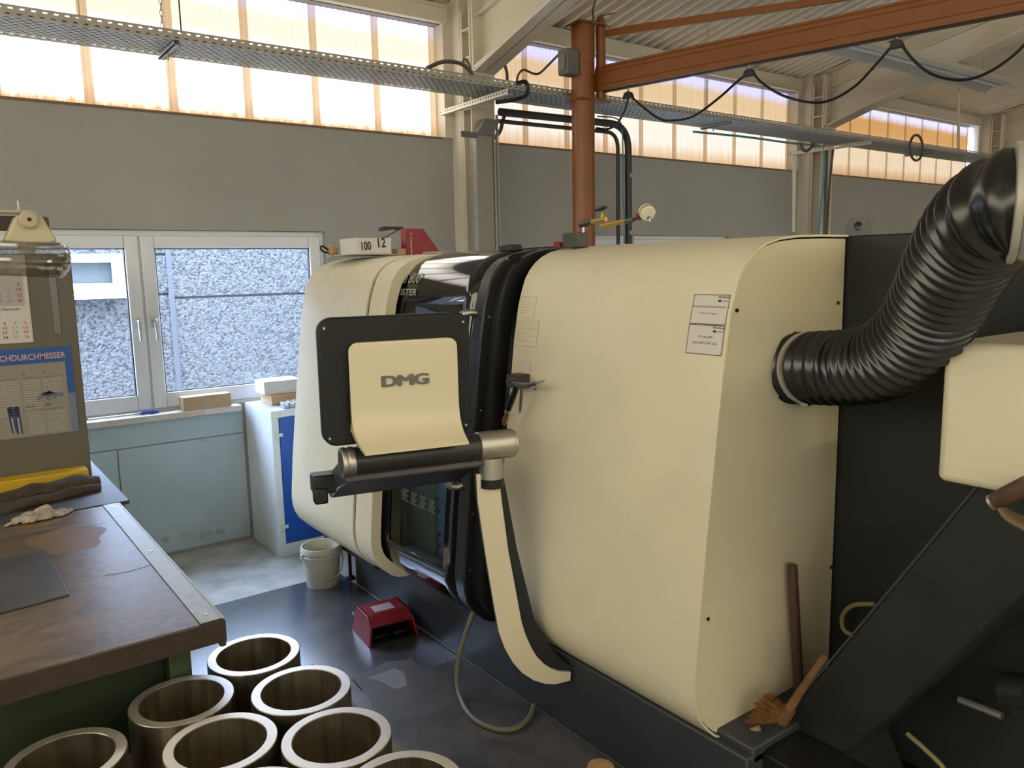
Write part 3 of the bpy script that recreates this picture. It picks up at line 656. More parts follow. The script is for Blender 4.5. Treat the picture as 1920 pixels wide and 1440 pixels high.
MB().tube([g(1126, 424), g(1140, 421), g(1160, 417), g(1173, 414)], [.009, .010, .0095, .008], 12, 3).build('upper_arm', goldm, ms)
MB().tube([g(1173, 415), g(1190, 411)], .010, 10).build('upper_clamp', gm, ms)
MB().tube([g(1190, 411), g(1218, 408)], .005, 8).build('gauge_holder', mat('brown_red', (.10, .03, .03), .4), ms)
MB().tube([g(1195, 406), g(1197, 404)], .009, 10).build('clamp_screw', red, ms)
gc = g(1213, 398); gn = (V((-.25, -.7, -.45))).normalized()
gf = MB().lathe([(0, -.02), (.026, -.02), (.030, -.014), (.030, .012), (.027, .016), (.022, .0165), (0, .0165)], 28, along(gc, gc+gn)).build('dial_gauge', mat('ivory', (.62, .60, .50), .4), ms, sm=40)
MB().lathe([(.0302, -.004), (.0308, 0), (.0302, .004)], 28, along(gc, gc+gn)).build('dial_ring', goldm, gf)
MB().tube([g(1212, 391), g(1212, 384)], .004, 8).build('stem', black, gf)
MB().tube([g(1217, 408), g(1219, 416)], .003, 6).build('plunger', silver, gf)
# things lying on the far cover
def cbox(name, lo, hi, m, lab, cat='box', grp=None, bev=.002, rz=0):
    c = V(((lo[0]+hi[0])/2, (lo[1]+hi[1])/2, lo[2])); h = (V(hi)-V(lo))/2
    T = Matrix.Translation(c) @ Matrix.Rotation(rz, 4, 'Z')
    e = tag(empty(name, c), lab, cat, grp)
    b = MB().box((-h.x, -h.y, 0), (h.x, h.y, h.z*2), T).build('body', m, e, bev=bev)
    return e, T, h
bx, T, h = cbox('cardboard_box', (2.02, 4.20, 2.003), (2.24, 4.42, 2.092), whitecard, 'white cardboard box with handwritten numbers on top of the lathe')
lid = MB().box((-h.x-.002, -h.y-.002, h.z*2-.012), (h.x+.002, h.y+.002, h.z*2+.002), T).build('lid', whitecard, bx)
TT = T @ frame(V((-h.x+.02, -h.y-.0035, .018)), (1, 0, 0), (0, 0, 1))
for s_, a_ in (('100', (.01, 0, .05, .06)), ('12', (.115, .01, .055, .05))):
    mk = MB(); put(mk, s_, TT @ Matrix.Rotation(.06, 4, 'Z'), *a_); mk.build('handwriting', ink, bx, sm=0)
tr = tag(empty('tape_roll', (1.99, 4.46, 1.996)), 'tan wooden knob with black wire loop beside the white box', 'knob')
MB().lathe([(0, -.03), (.022, -.03), (.036, -.01), (.036, .01), (.022, .03), (0, .03)], 18, Matrix.Translation((1.985, 4.46, 2.03)) @ Matrix.Rotation(math.pi/2, 4, 'Y')).build('body', mat('tan_wood', (.42, .28, .13), .6), tr)
MB().tube([(1.96, 4.45, 2.03), (1.92, 4.44, 2.055), (1.905, 4.44, 2.045), (1.92, 4.44, 2.025), (1.96, 4.45, 2.015)], .006, 8, 4).build('wire_loop', black, tr)
tag(MB().box((2.305, 4.25, 1.997), (2.365, 4.36, 2.035)).build('cardboard_carton', kraft, bev=.003), 'small brown carton between white box and red bracket', 'box')
tag(MB().box((1.96, 4.17, 1.996), (2.3, 4.50, 2.002)).build('steel_tray', galvd, bev=.002), 'thin steel sheet lying under the white box', 'sheet')
rb = tag(empty('steel_bracket', (2.5, 4.35, 1.99)), 'dark red triangular steel bracket standing on the lathe roof', 'bracket')
rp = [(2.375, 1.997), (2.62, 1.997), (2.62, 2.005), (2.50, 2.155), (2.375, 2.155)]
MB().prism(rp, lambda p, t: (p[0]+.02*(1-t), 4.30+.03*t, p[1])).build('plate', red, rb, bev=.002)
m_ = MB(); TT = frame(V((2.425, 4.298, 2.0)), (1, 0, 0), (0, 0, 1)); flat(m_, TT, 0, 0, .006, .085); put(m_, 'C C', TT @ Matrix.Rotation(math.pi/2, 4, 'Z'), .09, -.012, .014, .045); m_.build('white_marking', whitecard, rb, sm=0)
sc = tag(empty('clip_lamp', (2.4, 4.5, 1.99)), 'black clamp head on a thin wire behind the red bracket', 'clamp')
MB().prism([(2.31, 2.145), (2.40, 2.16), (2.46, 2.155), (2.46, 2.175), (2.33, 2.175), (2.31, 2.17)], lambda p, t: (p[0], 4.44+.05*t, p[1])).build('head', black, sc, bev=.003)
MB().tube([(2.44, 4.46, 2.16), (2.36, 4.46, 2.12), (2.28, 4.46, 2.08), (2.26, 4.46, 1.995)], .003, 6, 3).build('wire', black, sc)
tag(MB().box((2.45, 4.1, 1.997), (2.85, 4.2, 2.012)).build('flat_bar', galvd, bev=.002), 'flat steel bar lying in front of the red bracket', 'bar')
# black extraction hose with its clamp
hs = tag(empty('extraction_hose', (2.35, 1.5, 1.5)), 'thick black ribbed extraction hose leaving the lathe end panel', 'hose')
hp = [at(1488, 690, Y=1.597), dep(1540, 690, 2.58), dep(1600, 688, 2.47), dep(1665, 672, 2.34), dep(1722, 625, 2.20), dep(1762, 560, 2.06), dep(1795, 495, 1.92), dep(1832, 435, 1.80), dep(1874, 398, 1.70), dep(1920, 382, 1.65), dep(1985, 378, 1.62)]
def hosepath(n):
    P = [2*hp[0]-hp[1]]+hp+[2*hp[-1]-hp[-2]]; q = []
    for i in range(1, len(P)-2):
        for k in range(12):
            t = k/12; a, b, c, d = P[i-1:i+3]; q.append(.5*((2*b)+(c-a)*t+(2*a-5*b+4*c-d)*t*t+(3*b-a-3*c+d)*t**3))
    q.append(hp[-1]); L_ = [0]
    for a, b in zip(q, q[1:]): L_.append(L_[-1]+(b-a).length)
    o = []; j = 0
    for i in range(n+1):
        s = L_[-1]*i/n
        while j < len(L_)-2 and L_[j+1] < s: j += 1
        o.append(q[j].lerp(q[j+1], (s-L_[j])/max(1e-9, L_[j+1]-L_[j])))
    return o, L_[-1]
q_, LL = hosepath(10); pitch = .036; nr = int(LL/pitch); q_, LL = hosepath(nr*10)
RH = .113
MB().tube(q_, [RH+.0085*math.cos(2*math.pi*i/10) for i in range(len(q_))], 40).build('ribbed_tube', rubber, hs, sm=70)
qa = q_[22]; qb = q_[26]
MB().tube([qa, qb], RH+.0095, 40).build('hose_clamp', galvd, hs)
cs_ = qa.lerp(qb, .5)+V((-.03, -.01, -RH-.004)); MB().box(cs_-V((.012, .012, .006)), cs_+V((.012, .012, .006))).build('clamp_screw', silver, hs, bev=.002)
MB().tube([q_[0]+V((0, .0, 0)), q_[5]], RH+.011, 40).build('flange', black, hs)
qe = q_[-1]; te = (q_[-1]-q_[-8]).normalized()
MB().tube([qe-te*.085, qe-te*.07], RH+.012, 40).build('end_flange', galvd, hs, bev=.003)
mf = tag(empty('mist_filter', (2.3, .55, 1.99)), 'grey oil mist filter box receiving the black hose on the lathe housing', 'filter')
c_ = qe+te*.16
MB().tube([qe-te*.07, qe+te*.25], RH+.006, 32).build('drum', galv, mf, bev=.004)
MB().box((c_.x+.1, c_.y-.15, 1.99), (2.95, c_.y+.1, 2.03)).box((2.72, c_.y-.1, 1.99), (2.76, c_.y+.05, c_.z)).build('stand', dark, mf)
MB().box((c_.x, c_.y-.06, c_.z-.05), (2.75, c_.y+.02, c_.z+.02)).build('bracket', dark, mf)
# chip conveyor
cvr = tag(empty('chip_conveyor', (2.45, 1.2, 0)), 'dark inclined chip conveyor rising from the lathe end', 'conveyor')
def cy(p, t): return (2.25+.36*t, p[0], p[1])
poly = [(1.56, .05), (1.56, .30), (1.49, .37), (.94, 1.285), (.70, 1.60), (.30, 1.60), (.30, 1.30), (.62, 1.30), (1.33, .26), (1.22, .05)]
MB().prism(poly, cy).build('casing', dark, cvr, bev=.006, sm=0)
MB().prism([(1.50, .375), (.93, 1.31), (.925, 1.305), (1.495, .37)], lambda p, t: (2.247+.003*t, p[0], p[1])).build('edge_strip', mat('edge_grey', (.035, .036, .036), .45), cvr, sm=0)
hd = MB().box((2.19, .25, 1.30), (2.64, 1.02, 1.685)).build('hood', cream, cvr, bev=.022, seg=4)
for x, y in ((1825, 1053),):
    p = at(x, y, X=2.25); MB().lathe([(0, 0), (.007, 0), (.006, .003), (0, .003)], 10, along(p, p+V((-1, 0, 0)))).build('bolt', dark, cvr)
# brown handle beside the hood
hg = tag(empty('scraper_handle', (2.1, .78, 1.2)), 'brown wooden D handle of a scraper leaning against the conveyor', 'handle')
HX = 2.12; gg = lambda x, y: at(x, y, X=HX)
MB().tube([gg(1862, 942), gg(1890, 928), gg(1930, 910)], [.020, .024, .026], 14, 3).build('grip', brownwood, hg)
MB().tube([gg(1859, 943), gg(1864, 941)], .021, 14).build('ferrule', silver, hg)
MB().tube([gg(1872, 945), gg(1892, 968), gg(1935, 988)], [.006, .010, .014], 10, 4, flat=1.6).build('bracket', mat('handle_brown', (.11, .07, .035), .45), hg)
MB().tube([gg(1935, 905), gg(1990, 960), gg(2010, 1300)+V((0, 0, -.0))], .016, 10, 3).build('shaft', brownwood, hg)
# brush lying on the coolant ledge, wooden handle leaning behind
tk = tag(empty('coolant_tank', (2.6, 1.3, 0)), 'dark coolant tank on the floor below the chip conveyor', 'tank')
MB().box((2.05, 1.10, .0), (2.24, 1.575, .325)).box((2.62, .2, 0), (3.4, 1.44, .11)).build('body', black, tk, bev=.006)
MB().box((2.06, 1.12, .325), (2.235, 1.57, .335)).build('lid', black, tk)
br = tag(empty('hand_brush', (2.15, 1.5, .35)), 'hand brush with orange-brown bristles and wooden handle at the conveyor foot', 'brush')
BX = 2.13; bb = lambda x, y, X=BX: at(x, y, X=X)
p0, p1 = bb(1470, 1345), bb(1545, 1232)
MB().tube([p0, p0.lerp(p1, .5)+V((0, 0, .004)), p1], [.017, .012, .010], 10, 4).build('handle', mat('light_wood', (.15, .075, .03), .6, var=.2, vs=20), br)
bd = MB().tube([bb(1466, 1352), bb(1480, 1328)], .022, 12).build('ferrule', mat('light_wood_b', (.13, .065, .028), .6), br)
bi_ = MB(); rnd = random.Random(3); cdir = (bb(1405, 1318)-bb(1466, 1340)).normalized(); up_ = (bb(1478, 1322)-bb(1462, 1358)).normalized(); sd = cdir.cross(up_).normalized()
c0 = bb(1464, 1340)
for k in range(420):
    a = rnd.uniform(-1, 1); b = rnd.uniform(-1, 1); st = c0+up_*a*.030+sd*b*.016
    en = st+cdir*rnd.uniform(.07, .105)+up_*(a*.032+rnd.uniform(-.008, .008))+sd*(b*.02+rnd.uniform(-.01, .01)); wv = up_*.0012
    bi_.faces([st-wv, st+wv, en+wv*.6, en-wv*.6], [(0, 1, 2, 3)]).faces([st-sd*.0012, st+sd*.0012, en], [(0, 1, 2)])
bo = bi_.build('bristles', mat('bristle_orange', (.20, .085, .022), .7, var=.4, vs=60), br, sm=0); bo['kind'] = 'stuff'
bh = at(1486, 1060, Y=1.56); bl = at(1500, 1345, Y=1.56)
tag(MB().tube([bh+V((0, 0, .004)), bh, bl], [.010, .0165, .018], 14).build('broom_handle', brownwood), 'dark brown wooden broom handle leaning on the lathe end panel', 'handle')
# hoses and fittings at the tank
c_ = lambda x, y, X: at(x, y, X=X)
ol = mat('olive_hose', (.22, .20, .09), .45)
tag(MB().tube([c_(1425, 1365, 2.1), c_(1397, 1375, 2.08), c_(1395, 1390, 2.08), c_(1410, 1402, 2.1), c_(1440, 1410, 2.15)], .009, 10, 5).build('coolant_hose', ol), 'short olive coolant hose bent at the foot of the conveyor', 'hose')
ft = tag(empty('pipe_fitting', (2.0, 1.55, .25)), 'brass pipe fitting with grey coupling at the lathe foot', 'fitting')
MB().tube([c_(1348, 1470, 2.0), c_(1350, 1430, 2.0), c_(1362, 1408, 2.02), c_(1372, 1400, 2.03)], .013, 12, 4).build('elbow', ol, ft)
MB().tube([c_(1368, 1402, 2.03), c_(1402, 1385, 2.06)], .020, 8).build('coupling', mat('fitting_grey', (.16, .15, .11), .4, .6), ft)
tag(MB().tube([c_(1640, 1133, 2.6), c_(1600, 1135, 2.6), c_(1580, 1155, 2.6), c_(1582, 1180, 2.6), c_(1600, 1192, 2.6)], .0085, 10, 5).build('supply_hose', ol), 'olive supply hose looping out behind the chip conveyor', 'hose')
tag(MB().tube([c_(1798, 1310, 2.62), c_(1880, 1342, 2.62)], .014, 10).build('steel_rod', silver), 'short steel rod under the chip conveyor', 'rod')
tag(MB().tube([c_(1700, 1375, 2.5), c_(1740, 1410, 2.5), c_(1775, 1450, 2.5), c_(1790, 1520, 2.5)], .008, 8, 3).build('drain_hose', ol), 'thin drain hose hanging under the chip conveyor', 'hose')
MBv = MB().tube([c_(1880, 1290, 2.62), c_(1930, 1300, 2.62)], .05, 12).build('pump_motor', dark); tag(MBv, 'dark pump motor under the chip conveyor', 'motor')
# grey green air hose hanging from the arm to the floor
hz = [c_(914, 1080, 1.90), c_(890, 1140, 1.86), c_(866, 1210, 1.82), c_(857, 1262, 1.78), at(862, 1305, Z=.03), at(885, 1345, Z=.022), at(925, 1366, Z=.022), at(965, 1366, Z=.022), at(992, 1345, Z=.022), at(1001, 1322, Z=.03)]
tag(MB().tube(hz, .0105, 12, 6).build('air_hose', hosegreen), 'grey-green hose looping from the lathe down onto the mat', 'hose')
# foot switch
fs = tag(empty('foot_switch', (1.8, 3.65, 0)), 'red hooded foot switch on the mat in front of the lathe', 'foot switch')
TF = Matrix.Translation((1.80, 3.60, .0065)) @ Matrix.Rotation(math.radians(-6), 4, 'Z')
hood = MB(); yo = [(-.10, 0), (-.085, .10), (-.02, .135), (.13, .135), (.15, .10), (.16, 0)]
for sx in (-1, 1):
    hood.prism(yo, lambda p, t: TF @ V((sx*(.138-.014*t)*(1-.18*min(1, p[1]/.135)), p[0], p[1])))
ho = MB()
for (ya, za), (yb, zb) in zip(yo[1:], yo[2:]):
    fa, fb = (1-.18*min(1, za/.135)), (1-.18*min(1, zb/.135))
    hood.faces([TF @ V((-.138*fa, ya, za)), TF @ V((.138*fa, ya, za)), TF @ V((.138*fb, yb, zb)), TF @ V((-.138*fb, yb, zb)), TF @ V((-.138*fa, ya, za-.012)), TF @ V((.138*fa, ya, za-.012)), TF @ V((.138*fb, yb, zb-.012)), TF @ V((-.138*fb, yb, zb-.012))], [(0, 1, 2, 3), (7, 6, 5, 4), (0, 1, 5, 4), (2, 3, 7, 6), (1, 2, 6, 5), (3, 0, 4, 7)])
hood.build('hood', red, fs, bev=.005)
MB().box((-.12, -.09, 0), (.12, .15, .012), TF).build('base', black, fs)
for sx in (-.055, .055): MB().prism([(-.07, .02), (-.07, .035), (.10, .085), (.10, .02)], lambda p, t: TF @ V((sx-.045+.09*t, p[0], p[1]))).build('pedal', black, fs, bev=.004)
MB().box((-.06, .0, .1355), (.05, .08, .137), TF).build('label_plate', mat('faded_label', (.42, .36, .36), .6), fs)
tag(MB().tube([TF @ V((-.07, .15, .05)), TF @ V((-.10, .22, .05)), TF @ V((-.07, .30, .03)), TF @ V((.02, .34, .012)), TF @ V((.12, .30, .012)), TF @ V((.16, .40, .012))], .009, 8, 5).build('switch_cable', greyc), 'grey cable running from the red foot switch under the lathe', 'cable')
# bucket
bk = tag(empty('bucket', (1.80, 4.50, 0)), 'dirty white plastic bucket standing at the lathe corner', 'bucket')
bw = mat('bucket_plastic', (.60, .59, .52), .5, var=.08, vs=14)
TB = Matrix.Translation((1.815, 4.47, .006))
MB().lathe([(0, 0), (.095, 0), (.098, .01), (.118, .215), (.125, .218), (.125, .232), (.119, .25), (.113, .25), (.111, .215), (.092, .014), (0, .014)], 36, TB).build('body', bw, bk, sm=40)
MB().lathe([(.1195, .19), (.124, .194), (.124, .20), (.1195, .204)], 36, TB, closed=True).build('rim', bw, bk)
MB().lathe([(0, .18), (.10, .18), (.10, .183), (0, .183)], 24, TB).build('contents', mat('dried_cream', (.62, .55, .33), .8, var=.1, vs=20), bk)
hd_ = [TB @ V((-.126*math.cos(a)*1.0-.0, -.128*math.sin(a), .20-.13*math.sin(a))) for a in [math.pi*k/10 for k in range(11)]]
MB().tube(hd_, .004, 8, 2).build('handle', bw, bk)
for sx in (-1, 1): MB().box((sx*.125-.006, -.012, .185), (sx*.125+.006, .012, .215), TB).build('handle_lug', bw, bk, bev=.002)
lb = MB()
for k in range(5): flat(lb, TB @ frame(V((.02, -.1045, .05)), (1, 0, .0), (0, -.09, 1)), -.04+.016*k, 0, -.03+.016*k, .012)
lb.build('print', inkgrey, bk, sm=0)
tag(MB().lathe([(0, 0), (.05, 0), (.05, .28), (.042, .305), (.02, .315), (0, .316)], 24, Matrix.Translation((1.60, 1.735, .012))).build('wooden_post', mat('pale_brown_wood', (.30, .17, .08), .6, var=.2, vs=14)), 'rounded brown wooden block end standing on the mat', 'block')
# ================================================================== work bench corner
bn = tag(empty('work_bench', (0, 3.2, 0)), 'heavy work bench with worn brown wooden top and steel edge', 'work bench')
MB().box((-1.6, 2.41, .78), (.585, 4.02, .85)).build('bench_top', [benchtop], bn, bev=.004)
MB().box((.585, 2.41, .78), (.652, 4.02, .8505)).box((.636, 2.408, .762), (.654, 4.02, .80)).build('end_rail', edgewood, bn, bev=.003)
MB().box((-1.6, 2.403, .780), (.655, 2.411, .848)).build('front_edge', edgewood, bn, bev=.001)
MB().box((.583, 2.415, .8505), (.648, 4.02, .8535)).box((.6485, 2.415, .82), (.656, 4.02, .8535)).build('steel_strip', mat('worn_strip', (.36, .38, .37), .55, .4, var=.12, vs=20), bn, bev=.0015)
for y in (2.47, 3.2, 3.95): MB().lathe([(0, 0), (.008, 0), (.006, .002), (0, .002)], 12, Matrix.Translation((.615, y, .8535))).build('screw', silver, bn)
for y in (2.485, 3.90):
    MB().box((.50, y, 0), (.565, y+.07, .78)).build('leg', green, bn, bev=.004)
MB().box((.535, 2.54, .10), (.555, 3.90, .78)).build('side_panel', green, bn)
MB().box((-1.5, 2.56, .06), (.50, 2.58, .78)).build('front_panel', mat('dark_green', (.014, .026, .010), .5), bn, bev=.002)
MB().box((-1.5, 2.50, .30), (.50, 2.54, .36)).build('crossbar', green, bn, bev=.003)
MB().box((-1.5, 2.47, 0), (-1.43, 2.54, .78)).build('leg', green, bn, bev=.004); MB().box((-1.5, 3.90, 0), (-1.43, 3.97, .78)).build('leg', green, bn, bev=.004)
crack = MB()
for pts in ([(60, 1000), (120, 993), (195, 981)], [(195, 1080), (240, 1072), (282, 1060)]):
    q = [at(x, y, Z=.8502) for x, y in pts]
    for a, b in zip(q, q[1:]): crack.faces([a+V((0, -.004, 0)), b+V((0, -.004, 0)), b+V((0, .003, 0)), a+V((0, .003, 0))], [(0, 1, 2, 3)])
crack.build('split', mat('crack_dark', (.012, .008, .006), .8), bn, sm=0)
wp = MB()
for cx_, cy_, rx, ry, ph in ((.385, 3.58, .13, .20, 0), (.30, 3.90, .10, .05, 1.0)):
    ring = [(cx_+rx*(1+.16*math.sin(3*a+ph)+.08*math.sin(7*a))*math.cos(a), cy_+ry*(1+.12*math.cos(2*a+ph)+.07*math.sin(5*a))*math.sin(a), .8504) for a in [2*math.pi*k/40 for k in range(40)]]
    wp.faces(ring, [tuple(range(40))])
wp.build('bare_wood_patch', mat('bare_wood', (.125, .066, .020), .55, spec=.3, vs=9, col2=(.20, .118, .042), detail=8, stretch=(1, 6, 1)), bn, sm=0)
# steel plate on the bench
q = [at(-150, 1190, Z=.854), at(130, 1115, Z=.854), at(86, 1032, Z=.854), at(-110, 1068, Z=.854)]
o = MB().faces(q+[p+V((0, 0, .006)) for p in q], [(3, 2, 1, 0), (4, 5, 6, 7), (0, 1, 5, 4), (1, 2, 6, 5), (2, 3, 7, 6), (3, 0, 4, 7)]).build('steel_plate', mat('dull_plate', (.10, .10, .105), .38, .7, var=.15, vs=5), bev=.001)
o.location.z = -.0035; tag(o, 'dark flat steel plate lying on the bench top', 'plate')
# second bench with rubber top, cabinet on it
b2 = tag(empty('side_bench', (0, 4.5, 0)), 'low cupboard bench with black rubber top behind the work bench', 'cabinet')
MB().box((-1.6, 4.03, .835), (.70, 5.32, .853)).build('rubber_top', mat('rubber_sheet', (.045, .043, .05), .55, var=.3, vs=40, bump=.8, bs=260), b2, bev=.003)
MB().box((-1.58, 4.05, 0), (.685, 5.30, .835)).build('body', mat('beige_enamel', (.42, .36, .22), .5), b2, bev=.004)
tc_ = tag(empty('tool_cabinet', (0, 4.8, .853)), 'tall beige grey steel cabinet with calendar and poster', 'cabinet')
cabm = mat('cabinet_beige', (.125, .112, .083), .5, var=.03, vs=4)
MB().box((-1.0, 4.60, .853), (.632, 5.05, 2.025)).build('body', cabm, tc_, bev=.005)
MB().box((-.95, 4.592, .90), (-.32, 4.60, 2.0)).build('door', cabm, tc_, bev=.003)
MB().box((.633, 4.8, .92), (.645, 4.85, 1.02)).build('cable_clip', black, tc_, bev=.003)
FY = 4.5995
def face(x, z, d=.0): return V((x, FY-d, z))
sl = at(96, 500, Y=FY); 
MB().box((.527, FY-.004, 1.622), (.558, FY, 1.962)).build('steel_ruler', mat('dull_ruler', (.17, .175, .18), .4, .5), bev=.002)
tag(bpy.data.objects['steel_ruler'], 'grey steel ruler hanging on the beige cabinet', 'ruler')
MB().lathe([(0, 0), (.004, 0), (0, .001)], 8, along(face(.542, 1.945, .004), face(.542, 1.945, .01))).build('hole', black, bpy.data.objects['steel_ruler'])
# calendar: two leaves hang over a backing sheet
ca = tag(empty('wall_calendar', (.3, FY, 1.75)), 'three month wall calendar with red Sundays on the beige cabinet', 'calendar')
MB().box((.02, FY-.003, 1.59), (.432, FY, 2.02)).build('backing', paper, ca, sm=0)
def month(z0, z1, x1, start, mname, tone, red_rows, dx, bold=3):
    lf = MB().box((.05, FY-.005, z0), (x1, FY-.003, z1)).build('month_leaf', tone, ca, sm=0)
    T = frame(face(x1, z0, .0058), (1, 0, 0), (0, 0, 1)); k_, g_, r_ = MB(), MB(), MB()
    rows = len(start); step = (z1-z0)*.155
    for i, n in enumerate(start):
        for j in range(-3, 3):
            v = n+j
            if not 1 <= v <= 31: continue
            wd = .020 if v > 9 else .0095; m__ = r_ if (j == 2 or v in red_rows) else (g_ if j == 1 else k_)
            put(m__, str(v), T, -.118+dx*(j+0)+(0 if v > 9 else .006), (z1-z0)*.10+step*(rows-1-i), step*.60, wd)
    put(k_, mname, T, -.155, (z1-z0)*.86, .010)
    k_.build('black_digits', ink, lf, sm=0); g_.build('grey_digits', inkgrey, lf, sm=0); r_.build('red_digits', inkred, lf, sm=0)['kind'] = 'stuff'
leafg = mat('grey_leaf', (.42, .41, .39), .8)
month(1.772, 1.945, .412, [6, 13, 20, 27], 'März', leafg, (), .044)
month(1.598, 1.745, .425, [3, 10, 17, 24], 'April', mat('pale_leaf', (.62, .60, .56), .8), (10,), .044)
hm = MB(); put(hm, '79 Hannover', frame(face(.29, 1.750, .0045), (1, 0, 0), (0, 0, 1)), 0, 0, .015, .098); hm.build('address_print', ink, ca, sm=0)
# drill diameter poster
ps = tag(empty('drill_poster', (.3, FY, 1.3)), 'blue bordered drill diameter chart on the beige cabinet', 'poster')
px0, px1, pz0, pz1 = -.25, .592, 1.118, 1.560
MB().box((px0, FY-.002, pz0), (px1, FY, pz1)).build('sheet', posterblue, ps, sm=0)
MB().box((px0, FY-.003, pz0), (px1-.033, FY-.002, pz1-.078)).build('print_field', mat('poster_paper', (.27, .255, .215), .8), ps, sm=0)
MB().box((px1-.033, FY-.0032, pz0), (px1, FY-.0021, pz0+.20)).build('faded_edge', mat('faded_blue', (.16, .20, .30), .7), ps, sm=0)
TP = frame(face(.275, 0, .0045), (1, 0, 0), (0, 0, 1)); a_ = MB(); put(a_, 'CHDURCHMESSER', TP, .005, 1.502, .030, .285); a_.build('title', mat('pink_letters', (.62, .40, .40), .7), ps, sm=0)
tb, gr = MB(), MB()
def table(x0, x1, z1, n, st=.0125):
    for k in range(n):
        flat(gr, TP, x0, z1-st*k-.004, x1, z1-st*k)
    flat(tb, TP, x0, z1+.012, x1, z1+.0135)
    for k in range(1, 3):
        x = x0+(x1-x0)*k/3; flat(gr, TP, x, z1-st*(n-1), x+.001, z1)
table(-.02, .075, 1.40, 14); table(.092, .165, 1.40, 14); table(.175, .262, 1.40, 6); table(.10, .172, 1.235, 9); table(.18, .268, 1.235, 9)
for s_, x, z in (('NF', -.015, 1.425), ('G', .092, 1.425), ('Rp', .178, 1.428), ('BSW', .098, 1.262), ('BSF', .182, 1.264)): put(tb, s_, TP, x, z, .012)
tb.build('headings', ink, ps, sm=0); gr.build('table_rows', greygrid, ps, sm=0)
for nm_ in ('headings', 'table_rows'): bpy.data.objects[nm_]['kind'] = 'stuff'
dk = mat('drill_print', (.03, .04, .10), .5); dl = mat('drill_print_light', (.30, .32, .36), .5)
d1 = MB()
for x0, z0, x1, z1, w_ in ((.035, 1.145, .025, 1.275, .012), (.058, 1.135, .052, 1.275, .012), (.145, 1.300, .185, 1.332, .007), (.20, 1.292, .185, 1.332, .007), (.232, 1.305, .19, 1.333, .007), (.262, 1.312, .195, 1.334, .006)):
    d_ = V((x1-x0, z1-z0, 0)).normalized(); n_ = V((-d_.y, d_.x, 0))*w_
    a, b = V((x0, z0, 0)), V((x1, z1, 0)); d1.mi = 0; d1.faces([TP @ (a-n_), TP @ (a+n_), TP @ (b+n_), TP @ (b-n_)], [(0, 1, 2, 3)])
    d1.mi = 1; n_ = n_*.35; zz = V((0, 0, .0005)); d1.faces([TP @ (a-n_+zz), TP @ (a+n_+zz), TP @ (a.lerp(b, .6)+n_+zz), TP @ (a.lerp(b, .6)-n_+zz)], [(0, 1, 2, 3)])
d1.build('drill_pictures', [dk, dl], ps, sm=0)
# yellow case, brown belt, rag
tag(MB().box((.15, 4.47, .853), (.60, 4.585, .935)).build('yellow_case', yellow, bev=.006), 'flat yellow case lying in front of the beige cabinet', 'case')
bt = MB()
pth = [(.10, 4.20, .885), (.22, 4.26, .90), (.34, 4.30, .905), (.46, 4.33, .90), (.55, 4.35, .905), (.63, 4.36, .89)]
bt.tube(pth, [.02, .04, .036, .042, .04, .022], 12, 5, flat=.75); bt.tube([(.08, 4.30, .87), (.2, 4.20, .872), (.35, 4.22, .875), (.5, 4.28, .875), (.62, 4.31, .875)], [.02, .03, .025, .03, .02], 10, 5, flat=.6)
for v in bt.bm.verts: v.co += noise.noise_vector(v.co*14)*.010; v.co.z = max(v.co.z, .8535)
tag(bt.build('dark_cloth', cloth), 'crumpled dark brown cloth on the black rubber top', 'cloth')
rg_ = MB(); n = 34
rgc = at(75, 968, Z=.86); grid = []
for i in range(n):
    for j in range(n):
        a, b = i/(n-1)*2-1, j/(n-1)*2-1; r2 = a*a+b*b
        x = a*.115+b*.03; y = b*.05; hgt = max(0, .050*(1-r2*.9))*(.55+.9*noise.noise(V((a*2.2, b*2.2, 3))))+.018*noise.noise(V((a*6, b*6, 1)))
        nv = noise.noise_vector(V((a*3, b*3, 7)))*.022
        grid.append((rgc.x+x+nv.x, rgc.y+y+nv.y, .8535+max(.001, hgt)))
rg_.faces(grid, [(i*n+j, i*n+j+1, (i+1)*n+j+1, (i+1)*n+j) for i in range(n-1) for j in range(n-1)])
ro = rg_.build('cleaning_rag', ragm, sm=180); sol = ro.modifiers.new('solid', 'SOLIDIFY'); sol.thickness = .002; sol.offset = 1
tag(ro, 'crumpled pale cotton rag on the brown bench top', 'rag')
# bench lamp on its bracket
lm = tag(empty('bench_lamp', (.28, 2.9, 1.9)), 'cream machine lamp with ribbed glass reflector above the bench', 'lamp')
LY = 2.75
lq = lambda x, y, Y=LY: at(x, y, Y=Y)
c0 = lq(54, 440)
tz = [lq(8, 452), lq(30, 404), lq(78, 404), lq(108, 452)]
hp_ = [(p.x, p.z) for p in tz]
hp_ = [hp_[0], hp_[1], hp_[2], hp_[3]]+[(hp_[3][0]+(hp_[0][0]-hp_[3][0])*t, hp_[3][1]+(hp_[0][1]-hp_[3][1])*t-.016*math.sin(math.pi*t)) for t in (.2, .4, .6, .8)]
MB().prism(hp_, lambda p, t: (p[0], LY+.10*t, p[1])).build('lamp_housing', mat('lamp_cream', (.50, .44, .29), .45), lm, bev=.006)
pc = lq(54, 412); MB().lathe([(0, 0), (.026, 0), (.026, .012), (.02, .016), (.006, .016), (.006, .012), (0, .012)], 28, along(pc, pc+V((0, -1, 0)))).build('pivot_disc', mat('lamp_disc', (.42, .37, .25), .45), lm)
MB().lathe([(0, 0), (.006, 0), (0, .001)], 10, along(pc+V((0, -.0165, 0)), pc+V((0, -1, 0)))).build('pivot_hole', black, lm)
gl = glass('ribbed_lamp_glass', (.66, .65, .61), .16, .12); rc_ = lq(54, 462); rc_.y = LY+.05
prl = []
